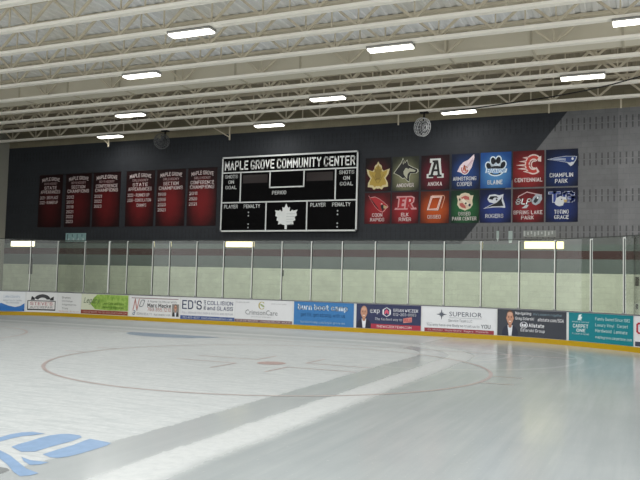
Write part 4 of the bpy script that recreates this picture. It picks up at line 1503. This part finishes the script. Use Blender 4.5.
f.line([(0.74, 0.46), (0.85, 0.80), (0.82, 0.86), (0.40, 0.86)], 0.022, '#d39b82', 0.003)
f.text('OSSEO', 0.25, 0.14, 0.72, 0.26, '#e0d6d6')
f.done()
f = Flag(3, 1, '#275f38', '#122a1e', 'green banner bearing a cream shield with red patches')
SHD = [(0.20, 0.84), (0.30, 0.84), (0.36, 0.90), (0.50, 0.93), (0.64, 0.90), (0.70, 0.84), (0.80, 0.84), (0.76, 0.68), (0.78, 0.56), (0.70, 0.45), (0.50, 0.38), (0.30, 0.45), (0.22, 0.56), (0.24, 0.68)]
f.poly(SHD, '#cfc5ab', 0)
f.poly(sc([(p[0] - 0.5, p[1] - 0.65) for p in SHD], 0.5, 0.65, 0.84, 0.84), '#c9b7a2', 0.002)
f.poly([(0.36, 0.78), (0.50, 0.84), (0.64, 0.80), (0.66, 0.70), (0.52, 0.72), (0.44, 0.66)], '#a85650', 0.004)
f.poly([(0.30, 0.60), (0.40, 0.62), (0.52, 0.52), (0.54, 0.44), (0.40, 0.47), (0.31, 0.53)], '#a85650', 0.004)
f.poly([(0.36, 0.70), (0.44, 0.76), (0.58, 0.64), (0.68, 0.58), (0.62, 0.54), (0.48, 0.60)], '#ddd3c2', 0.006)
f.oval(0.53, 0.60, 0.035, 0.03, '#1c1b1f', 0.008)
f.oval(0.67, 0.545, 0.045, 0.045, '#26253a', 0.008)
f.oval(0.31, 0.72, 0.03, 0.04, '#3b3634', 0.008)
f.text('OSSEO', 0.26, 0.225, 0.70, 0.34, '#e0d6d6')
f.text('PARK CENTER', 0.04, 0.075, 0.92, 0.19, '#e0d6d6')
f.done()
f = Flag(4, 1, '#253676', '#0e1534', 'royal blue banner bearing a swooping black and white figure')
f.poly([(0.10, 0.42), (0.30, 0.52), (0.46, 0.58), (0.30, 0.62), (0.24, 0.72), (0.30, 0.84), (0.48, 0.86), (0.62, 0.82), (0.76, 0.86), (0.74, 0.72), (0.80, 0.56), (0.82, 0.44), (0.64, 0.46), (0.40, 0.46)], '#c6cad4', 0)
f.poly([(0.18, 0.44), (0.36, 0.53), (0.54, 0.60), (0.68, 0.72), (0.72, 0.80), (0.70, 0.66), (0.76, 0.50), (0.60, 0.49), (0.40, 0.49)], '#12151f', 0.003)
f.poly([(0.28, 0.72), (0.34, 0.80), (0.54, 0.80), (0.60, 0.74), (0.48, 0.76), (0.38, 0.70)], '#12151f', 0.003)
f.oval(0.40, 0.72, 0.03, 0.03, '#12151f', 0.005)
f.oval(0.54, 0.70, 0.03, 0.03, '#12151f', 0.005)
f.text('ROGERS', 0.18, 0.14, 0.76, 0.265)
f.done()
f = Flag(5, 1, '#7d1f26', '#380d12', 'red banner bearing white slanted letters and an animal head')
f.line([(0.10, 0.60), (0.20, 0.78), (0.46, 0.90), (0.72, 0.84), (0.93, 0.80)], 0.028, '#c2a3a5', 0)
f.etext('SLP', 0.08, 0.51, 0.63, 0.73, '#17151a', 0.06, 0.2, d=0.001)
f.etext('SLP', 0.10, 0.53, 0.61, 0.71, '#eceeef', 0.022, 0.2, d=0.005)
f.poly([(0.60, 0.62), (0.66, 0.74), (0.76, 0.84), (0.92, 0.80), (0.94, 0.68), (0.86, 0.56), (0.74, 0.50), (0.64, 0.54)], '#9aa3ac', 0.002)
f.poly([(0.66, 0.62), (0.74, 0.74), (0.86, 0.76), (0.80, 0.62), (0.72, 0.56)], '#2b2c33', 0.005)
f.oval(0.80, 0.72, 0.03, 0.03, '#d7dade', 0.007)
f.poly([(0.30, 0.42), (0.42, 0.52), (0.52, 0.52), (0.46, 0.42)], '#b2b6bc', 0.002)
f.text('SPRING LAKE', 0.03, 0.235, 0.95, 0.355, '#e0d6d6')
f.text('PARK', 0.28, 0.085, 0.68, 0.20, '#e0d6d6')
f.done()
f = Flag(6, 1, '#182a62', '#0a1029', 'navy banner at the bottom of the outer column, bearing outlined capitals and a bird head')
f.etext('TG', 0.08, 0.56, 0.92, 0.90, '#b7bed0', 0.07, d=0.0)
f.etext('TG', 0.10, 0.58, 0.90, 0.88, '#273a80', 0.025, d=0.003)
f.poly([(0.28, 0.56), (0.34, 0.70), (0.46, 0.76), (0.62, 0.72), (0.66, 0.62), (0.58, 0.58), (0.54, 0.48), (0.42, 0.46), (0.32, 0.50)], '#c2c6cc', 0.006)
f.poly([(0.56, 0.66), (0.68, 0.64), (0.64, 0.56), (0.58, 0.58)], '#b59f6a', 0.008)
f.oval(0.50, 0.66, 0.025, 0.02, '#22263a', 0.009)
f.text('TOTINO', 0.27, 0.235, 0.72, 0.36)
f.text('GRACE', 0.27, 0.085, 0.72, 0.205)
f.done()

# glowing strips added on the end wall for bright marks in the glass
for (bx, lab, gc, gs) in (((12.5, 241.5, 35, 246.3), 'added glowing white strip on the wall near the corner column', '#fff3d6', 2.6),
                          ((227, 242, 254.5, 247), 'added glowing warm strip on the wall below the scoreboard', '#ffeebb', 2.4),
                          ((525, 242, 563.5, 248.7), 'added glowing yellow strip on the wall below the school banners', '#fff0a8', 2.4)):
    u0, v0, u1, v1 = wrect(*bx)
    t = Thing('added_glow_strip', ((u0 + u1) / 2, WALL_Y, v0), lab, 'wall light', 'added glowing strips on the end wall')  # 'wall light' here is an added glowing strip
    sheet(t, 'housing', u0 - 0.03, v0 - 0.02, u1 + 0.03, v1 + 0.03, 0.002, 0.05, flat('#b9b7a8', 0.5))
    mb = MB()
    mb.chamfer_box((u0, WALL_Y - 0.10, v0), (u1, WALL_Y - 0.05, v1), 0.015, glow(gc, gs))
    t.part('diffuser', mb)

# pale notice card just above the glass
u0, v0, u1, v1 = wrect(66, 233.2, 86, 241.6)
t = Thing('notice_card', ((u0 + u1) / 2, WALL_Y, v0), 'pale blue notice card on the dark wall under the maroon banners', 'notice card')
sheet(t, 'mounting_plate', u0 + 0.02, v0 + 0.1, u1 - 0.02, v1 - 0.02, 0.0, 0.002, flat('#3a3c3c', 0.5))
sheet(t, 'board', u0, v0, u1, v1, 0.002, 0.03, flat('#8fb0b2', 0.4, var=0.25, scale=9))
mb = MB()
for k in range(4):
    a_ = u0 + (0.08 + 0.24 * k) * (u1 - u0)
    mb.rect(onwall, a_, v0 + 0.12 * (1 + (k % 2)), a_ + 0.05, v1 - 0.05, 0.033, flat('#4c6668', 0.5))
    mb.rect(onwall, a_ + 0.06, v0 + 0.04, a_ + 0.15, v0 + 0.16, 0.033, flat('#bcd0d0', 0.5))
t.part('printing', mb)
for (bx, lab) in (((496.5, 231, 499, 241), 'narrow grey stand-in strip under the royal blue banner'),  # pale strips added in place of whitish reflections above the glass
                  ((508.5, 231, 512.5, 243), 'narrow pale stand-in strip with a white foot, under the red banners')):
    u0, v0, u1, v1 = wrect(*bx)
    t = Thing('reflection_strip', ((u0 + u1) / 2, WALL_Y, v0), lab, 'notice strip')  # 'notice strip' here is an added stand-in strip
    sheet(t, 'mounting_plate', u0 + 0.02, v0 + 0.1, u1 - 0.02, v1 - 0.02, 0.0, 0.002, flat('#3a3c3c', 0.5))  # backing of the added stand-in strip
    sheet(t, 'board', u0, v0 + 0.08, u1, v1, 0.002, 0.02, flat('#97a5a2', 0.5, var=0.2, scale=8))
    sheet(t, 'foot', u0 + 0.02, v0, u1 - 0.02, v0 + 0.09, 0.002, 0.03, flat('#c9d3d0', 0.5))
u0, v0, u1, v1 = wrect(523, 230.5, 556, 237)  # mottled panel added in place of a smudged reflection
t = Thing('reflection_panel', ((u0 + u1) / 2, WALL_Y, v0), 'faint grey mottled panel standing in for a reflection, above the yellow glowing strip', 'stand-in panel')
sheet(t, 'mounting_plate', u0 + 0.02, v0 + 0.1, u1 - 0.02, v1 - 0.02, 0.0, 0.002, flat('#3a3c3c', 0.5))  # backing of the added stand-in panel
sheet(t, 'board', u0, v0, u1, v1, 0.002, 0.015, flat('#7d8180', 0.6, var=0.3, scale=10))
for k in range(9):
    mb = MB()
    a_ = u0 + (0.03 + 0.105 * k) * (u1 - u0)
    mb.rect(onwall, a_, v0 + 0.03 + 0.04 * (k % 3), a_ + 0.05, v1 - 0.02 - 0.03 * (k % 2), 0.018, flat('#a9aeac', 0.5))
    t.part('pale_patch', mb)

# small dark boxes on the pale part of the wall
for (bx, lab) in (((29.8, 258, 32.6, 274), 'tall narrow dark box on the wall near the corner column'),
                  ((281.8, 270, 283.8, 276), 'small dark box on the pale wall below the scoreboard'),
                  ((635.3, 277, 639, 286), 'dark bronze box on the pale wall at the far end from the corner column'),
                  ((635.6, 304, 638, 309), 'tiny dark outlet on the pale wall straight below the bronze box')):
    u0, v0, u1, v1 = wrect(*bx)
    t = Thing('wall_box', ((u0 + u1) / 2, WALL_Y, v0), lab, 'wall box')
    mb = MB()
    mb.chamfer_box((u0, WALL_Y - 0.07, v0), (u1, WALL_Y - 0.002, v1), 0.02, flat('#33332f', 0.5))
    t.part('housing', mb)
    sheet(t, 'cover', u0 + 0.015, v0 + 0.02, u1 - 0.015, v1 - 0.02, 0.07, 0.076, flat('#46443c', 0.5))

# corner column with its two brackets
cxp = on_y(4.6, 200, WALL_Y - 0.02).x
mb = MB()
mb.box((cxp - 0.45, WALL_Y - 0.5, 0.0), (cxp, WALL_Y - 0.003, CHORD_Z - 0.05), flat('#8e8e86', 0.7, scale=2))
tag(mb.build('column'), kind='structure')
for (bx, lab) in (((-1, 157, 7, 162.5), 'grey clamp high on the corner column'), ((-1, 233.5, 7.5, 238), 'grey clamp low on the corner column, at glass height')):
    p = Vector((cxp, WALL_Y - 0.5, 0))
    q0, q1 = on_y(5.6, bx[3], WALL_Y - 0.5).z, on_y(5.6, bx[1], WALL_Y - 0.5).z
    t = Thing('column_clamp', (p.x, WALL_Y - 0.52, q0), lab, 'clamp', 'clamps on the corner column')
    mb = MB()
    mb.box((p.x - 0.40, WALL_Y - 0.56, q0), (p.x + 0.06, WALL_Y - 0.502, q1), flat('#a5a59d', 0.5))
    t.part('strap', mb)
    mb = MB()
    mb.lathe((p.x - 0.1, WALL_Y - 0.56, (q0 + q1) / 2), (0, -1, 0), [(0.035, 0), (0.035, 0.025), (0.02, 0.03)], flat('#77776f', 0.4, 0.5), 10)
    t.part('bolt', mb)

# --------------------------------------------------------------- roof joists
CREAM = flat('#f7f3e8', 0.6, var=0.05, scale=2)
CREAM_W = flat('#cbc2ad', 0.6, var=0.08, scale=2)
JY = [3.54, 1.70, 0.17, -1.24, -2.83, -4.43, -5.92, -7.36, -8.87, -10.38, -11.9, -13.4]
ORD = ['nearest the end wall', 'second from the end wall', 'third from the end wall', 'fourth from the end wall', 'fifth from the end wall',
       'sixth from the end wall', 'seventh from the end wall', 'eighth from the end wall', 'ninth from the end wall', 'tenth from the end wall',
       'eleventh from the end wall', 'twelfth from the end wall, the last in view']
for j, y in enumerate(JY):
    t = Thing('roof_joist', (2.0, y, CHORD_Z), f'long cream steel roof joist, {ORD[j]}', 'roof joist', 'steel roof joists')
    mb = MB()
    for sd in (-1, 1):
        mb.box((XL + 0.02, y + sd * 0.012 - (0.085 if sd < 0 else 0), CHORD_Z), (XR - 0.02, y + sd * 0.012 + (0.085 if sd > 0 else 0), CHORD_Z + 0.085), CREAM)
    t.part('bottom_chord', mb)
    mb = MB()
    zt = DECK_Z - 0.09
    for sd in (-1, 1):
        mb.box((XL + 0.02, y + sd * 0.015 - (0.085 if sd < 0 else 0), zt), (XR - 0.02, y + sd * 0.015 + (0.085 if sd > 0 else 0), zt + 0.085), CREAM_W)
    t.part('top_chord', mb)
    mb = MB()
    P = 1.52
    sparse = (j == 4)
    ph = (0.37 * j + (0.61 if j % 2 else 0)) % P
    x = XL - P + ph
    za, zb2 = CHORD_Z + 0.08, DECK_Z - 0.08
    k = 0
    while x < XR + P:
        if sparse:
            mb = MB()
        for (a, b) in (((x, zb2), (x + P / 2, za)), ((x + P / 2, za), (x + P, zb2))) if sparse else (((x, za), (x + P / 2, zb2)), ((x + P / 2, zb2), (x + P, za))):
            if sparse and k % 2:
                continue
            if a[0] > XL + 0.05 and b[0] < XR - 0.05:
                mb.bar((a[0], y, a[1]), (b[0], y, b[1]), 0.06, 0.065, CREAM_W)
        if sparse and mb.v:
            if XL + 0.05 < x + P / 2 < XR - 0.05:
                mb.bar((x + P / 2, y, za), (x + P / 2, y, zb2), 0.035, 0.035, CREAM_W)
            t.part('web_strut', mb)
        if not sparse:
            for xx in ((x,) if k % 3 else (x, x + P / 2)):
                if XL + 0.05 < xx < XR - 0.05:
                    mb.bar((xx, y, za), (xx, y, zb2), 0.035, 0.035, CREAM_W)
        x += P
        k += 1
    if not sparse:
        t.part('web_lattice', mb)

# rectangular duct between the fifth and fourth joists
t = Thing('air_duct', (2, -2.1, 8.62), 'long tan air duct running between the roof joists', 'air duct')
mb = MB()
mb.chamfer_box((XL + 0.05, -2.55, 8.58), (XR - 0.05, -1.6, 9.12), 0.03, flat('#d8d2c0', 0.65, var=0.05, scale=1.2))
t.part('casing', mb)
x = XL + 1
while x < XR - 0.5:
    mb = MB()
    mb.chamfer_box((x, -2.58, 8.55), (x + 0.06, -1.57, 9.15), 0.03, flat('#bfb8a5', 0.6))
    t.part('seam_flange', mb)
    mb = MB()
    for yy in (-2.5, -1.65):
        mb.bar((x + 1.2, yy, 9.1), (x + 1.2, yy, DECK_Z + 0.01), 0.03, 0.03, CREAM_W)
    t.part('hanging_strap', mb)
    x += 2.4

# pipe along the last joist
mb = MB()
mb.tube([(XL + 0.05, 4.2, 8.62), (XR - 0.05, 4.2, 8.62)], 0.045, flat('#b7af98', 0.5), 10)
o = mb.build('ceiling_pipe', None, (0, 0, 0))
tag(o, 'cream pipe running along the top of the end wall behind the joists', 'pipe')

# short drop braces along the joist nearest the end wall
for (bx, dia, lab) in (((109, 132, 147), (100, 130), 'short cream drop brace above the maroon banners'),
                       ((230, 127, 140), (213, 126), 'short cream drop brace above the scoreboard edge'),
                       ((398.5, 114, 125), None, 'short cream drop post beside the ceiling fan near the school banners'),
                       ((549, 103, 113), None, 'short cream drop post above the slanted paint edge'),
                       ((621, 100, 108), None, 'short cream drop post farthest from the corner column')):
    yb = 4.2
    a_, b_ = on_y(bx[0], bx[1], yb), on_y(bx[0], bx[2], yb)
    t = Thing('drop_brace', (a_.x, yb, b_.z), lab, 'brace', 'drop braces below the ceiling pipe')
    mb = MB()
    mb.bar((a_.x, yb, b_.z), (a_.x, yb, 8.58), 0.05, 0.05, CREAM_W)
    t.part('drop_post', mb)
    mb = MB()
    mb.box((a_.x - 0.07, yb - 0.07, 8.545), (a_.x + 0.07, yb + 0.07, 8.574), CREAM_W)
    t.part('mounting_plate', mb)
    if dia:
        c_ = on_y(dia[0], dia[1], yb)
        mb = MB()
        mb.bar((c_.x, yb, 8.56), (a_.x, yb, b_.z + 0.12), 0.04, 0.04, CREAM_W)
        t.part('diagonal_bar', mb)

# black cable slung under the joists
cp_ = [(440, 112.6), (454, 111), (480, 107.4), (520, 101.6), (553, 96.6), (585, 90.6), (612, 84.5), (640, 76.5), (668, 68)]
mb = MB()
mb.tube([on_z(px, py, CHORD_Z - 0.20 - 0.03 * (i % 2)) for i, (px, py) in enumerate(cp_)], 0.022, flat('#1b1b1b', 0.5), 8)
tag(mb.build('hanging_power_cable', None, (0, 0, 0)), 'black power cable slung slantwise under the roof joists', 'cable')


# ------------------------------------------------------------ ceiling lights
LZ = 8.30
rows = {
    1: [((106, 135.5), 'over the maroon banners'), ((268, 125), 'over the scoreboard'), ((457.5, 111), 'over the school banners')],
    2: [((131, 115.5), 'over the maroon banners'), ((329, 99.5), 'over the scoreboard'), ((583, 78.5), 'over the outer school banners')],
    3: [((140, 75), 'above the maroon banners'), ((390, 48), 'above the school banners'), ((641, 20.8), 'above the teal ad')],
    4: [((189, 32), 'alone')],
}
RN = {1: 'row nearest the end wall', 2: 'second row from the end wall', 3: 'third row from the end wall', 4: 'fourth row from the end wall'}
EM = glow('#fffdf2', 5.0)
row_y = {}
light_spots = []
for r, items in rows.items():
    ys = [on_z(p[0], p[1], LZ).y for p, _ in items[:2]]
    row_y[r] = sum(ys) / len(ys)
    # each row hangs from its joist
    row_y[r] = min(JY, key=lambda q: abs(q - row_y[r]))
    for (p, w) in items:
        c = on_y(p[0], p[1], row_y[r])
        zz = c.z
        x = on_z(p[0], p[1], LZ).x
        lab = f'lit ceiling light in the {RN[r]}, {w}' if w != 'alone' else 'lit white ceiling light farthest from the end wall, high above the ice'
        light_spots.append((x, row_y[r], True, lab))


def make_light(x, y, lab):
    t = Thing('ceiling_light', (x, y, LZ), lab, 'ceiling light', 'long ceiling lights under the roof joists')
    hl, hw_ = 0.66, 0.19
    mb = MB()
    mb.chamfer_box((x - hl, y - hw_, LZ + 0.012), (x + hl, y + hw_, LZ + 0.085), 0.03, flat('#8a8a86', 0.4, 0.2))
    t.part('housing', mb)
    mb = MB()
    mb.chamfer_box((x - hl + 0.03, y - hw_ + 0.03, LZ - 0.035), (x + hl - 0.03, y + hw_ - 0.03, LZ + 0.012), 0.02, EM)
    t.part('diffuser', mb)
    for sd in (-1, 1):
        mb = MB()
        mb.box((x + sd * 0.5 - 0.02, y - 0.08, LZ + 0.085), (x + sd * 0.5 + 0.02, y + 0.08, CHORD_Z), flat('#77776f', 0.4, 0.4))
        t.part('mounting_bracket', mb)


for (x, y, vis, lab) in light_spots:
    make_light(x, y, lab)


# ------------------------------------------------------------- ceiling fans
def fan(px, py, top_py, rad, tilt, cage, lab):
    y = 3.40
    c = on_y(px, py, y)
    t = Thing('ceiling_fan', (c.x, 3.54, CHORD_Z), lab, 'fan', 'round caged fans hung at the end wall')
    blk = flat('#131315', 0.45)
    gry = flat(cage, 0.4, 0.4)
    bld = flat('#3c3d40', 0.45, 0.2)
    px_ = on_y(px, py, 3.54).x
    mb = MB()
    mb.box((px_ - 0.16, 3.44, CHORD_Z - 0.05), (px_ + 0.16, 3.64, CHORD_Z - 0.001), blk)
    mb.bar((px_, 3.54, CHORD_Z - 0.04), (px_, 3.50, c.z + 0.1), 0.06, 0.06, blk)
    t.part('hanging_bracket', mb, label='black hanging bracket')
    ax = Vector(tilt).normalized()
    cc = Vector((px_, 3.30, c.z))
    mb = MB()
    mb.lathe(cc + ax * -0.10, ax, [(0.05, -0.10), (0.10, -0.06), (0.11, 0.06), (0.07, 0.10)], flat('#3a3b40', 0.4, 0.3), 16)
    t.part('motor', mb, smooth=False)
    s = ax.orthogonal().normalized()
    q = ax.cross(s)
    pt = lambda r, an, h: cc + ax * h + (s * math.cos(an) + q * math.sin(an)) * r
    for k in range(4):
        a0 = k * math.pi / 2 + 0.3
        mb = MB()
        p = []
        for (r, da, h) in ((0.06, -0.5, 0.0), (rad * 0.85, -0.28, -0.03), (rad * 0.85, 0.40, 0.05), (0.06, 0.5, 0.02)):
            p.append(pt(r, a0 + da, h + 0.02))
        n_ = ax * 0.008
        mb.hexa([v - n_ for v in p] + [v + n_ for v in p], bld)
        t.part('blade', mb)
    mb = MB()
    for (r, h) in ((rad, -0.09), (rad, 0.10), (rad * 1.02, 0.0), (rad * 0.70, 0.125), (rad * 0.40, 0.14), (rad * 0.70, -0.115), (0.08, 0.145)):
        mb.tube([pt(r, 2 * math.pi * k / 32, h) for k in range(32)], 0.012 if abs(h) < 0.11 else 0.007, gry, 6, closed=True)
    for k in range(16):
        an = 2 * math.pi * k / 16
        mb.tube([pt(0.05, an, 0.145), pt(rad * 0.7, an, 0.125), pt(rad, an, 0.10), pt(rad * 1.02, an, 0.0), pt(rad, an, -0.09), pt(rad * 0.7, an, -0.115), pt(0.11, an, -0.12)], 0.005, gry, 5)
    t.part('wire_cage', mb, label='grey wire cage')


fan(165, 141.5, 130, 0.33, (0.25, -1, -0.35), '#5b5d5e', 'round caged fan hung above the maroon banners')
fan(424, 127.5, 112, 0.34, (0.88, -0.45, -0.25), '#b9bcbe', 'round caged fan hung above the school banners')

# ------------------------------------------------------------------ lighting
def area(x, y, z, sx_, sy_, power, colr=(1, 0.975, 0.93)):
    l = bpy.data.lights.new('roof_lamp', 'AREA')
    l.shape = 'RECTANGLE'
    l.size, l.size_y = sx_, sy_
    l.energy = power
    l.color = colr
    o = bpy.data.objects.new('roof_lamp', l)
    col.objects.link(o)
    o.location = (x, y, z)
    return o


# the rows go on overhead behind the camera: lamps at the same height and spacing
for r, y in enumerate((-11.9, -16.0, -20.0, -24.0, -28.0)):
    for k in range(5):
        x = -12 + 7.6 * k + (3.3 if r % 2 else 0)
        if y == -11.9 and -14 < x < 16:
            continue
        area(x, y, 8.25, 1.3, 0.5, 120)
for (x, y, vis, lab) in light_spots:
    area(x, y, LZ - 0.06, 1.25, 0.36, 22 if y > 2 else 95)

w = bpy.data.worlds.new('hall_air')
scene.world = w
w.use_nodes = True
w.node_tree.nodes['Background'].inputs['Color'].default_value = (0.82, 0.82, 0.81, 1)
w.node_tree.nodes['Background'].inputs['Strength'].default_value = 1.45

scene.view_settings.view_transform = 'Standard'
scene.view_settings.look = 'None'
scene.view_settings.exposure = 0.3
scene.cycles.max_bounces = 8
scene.cycles.diffuse_bounces = 4
scene.cycles.glossy_bounces = 4
scene.cycles.transparent_max_bounces = 16
scene.cycles.caustics_reflective = False
scene.cycles.caustics_refractive = False
scene.cycles.sample_clamp_indirect = 6.0
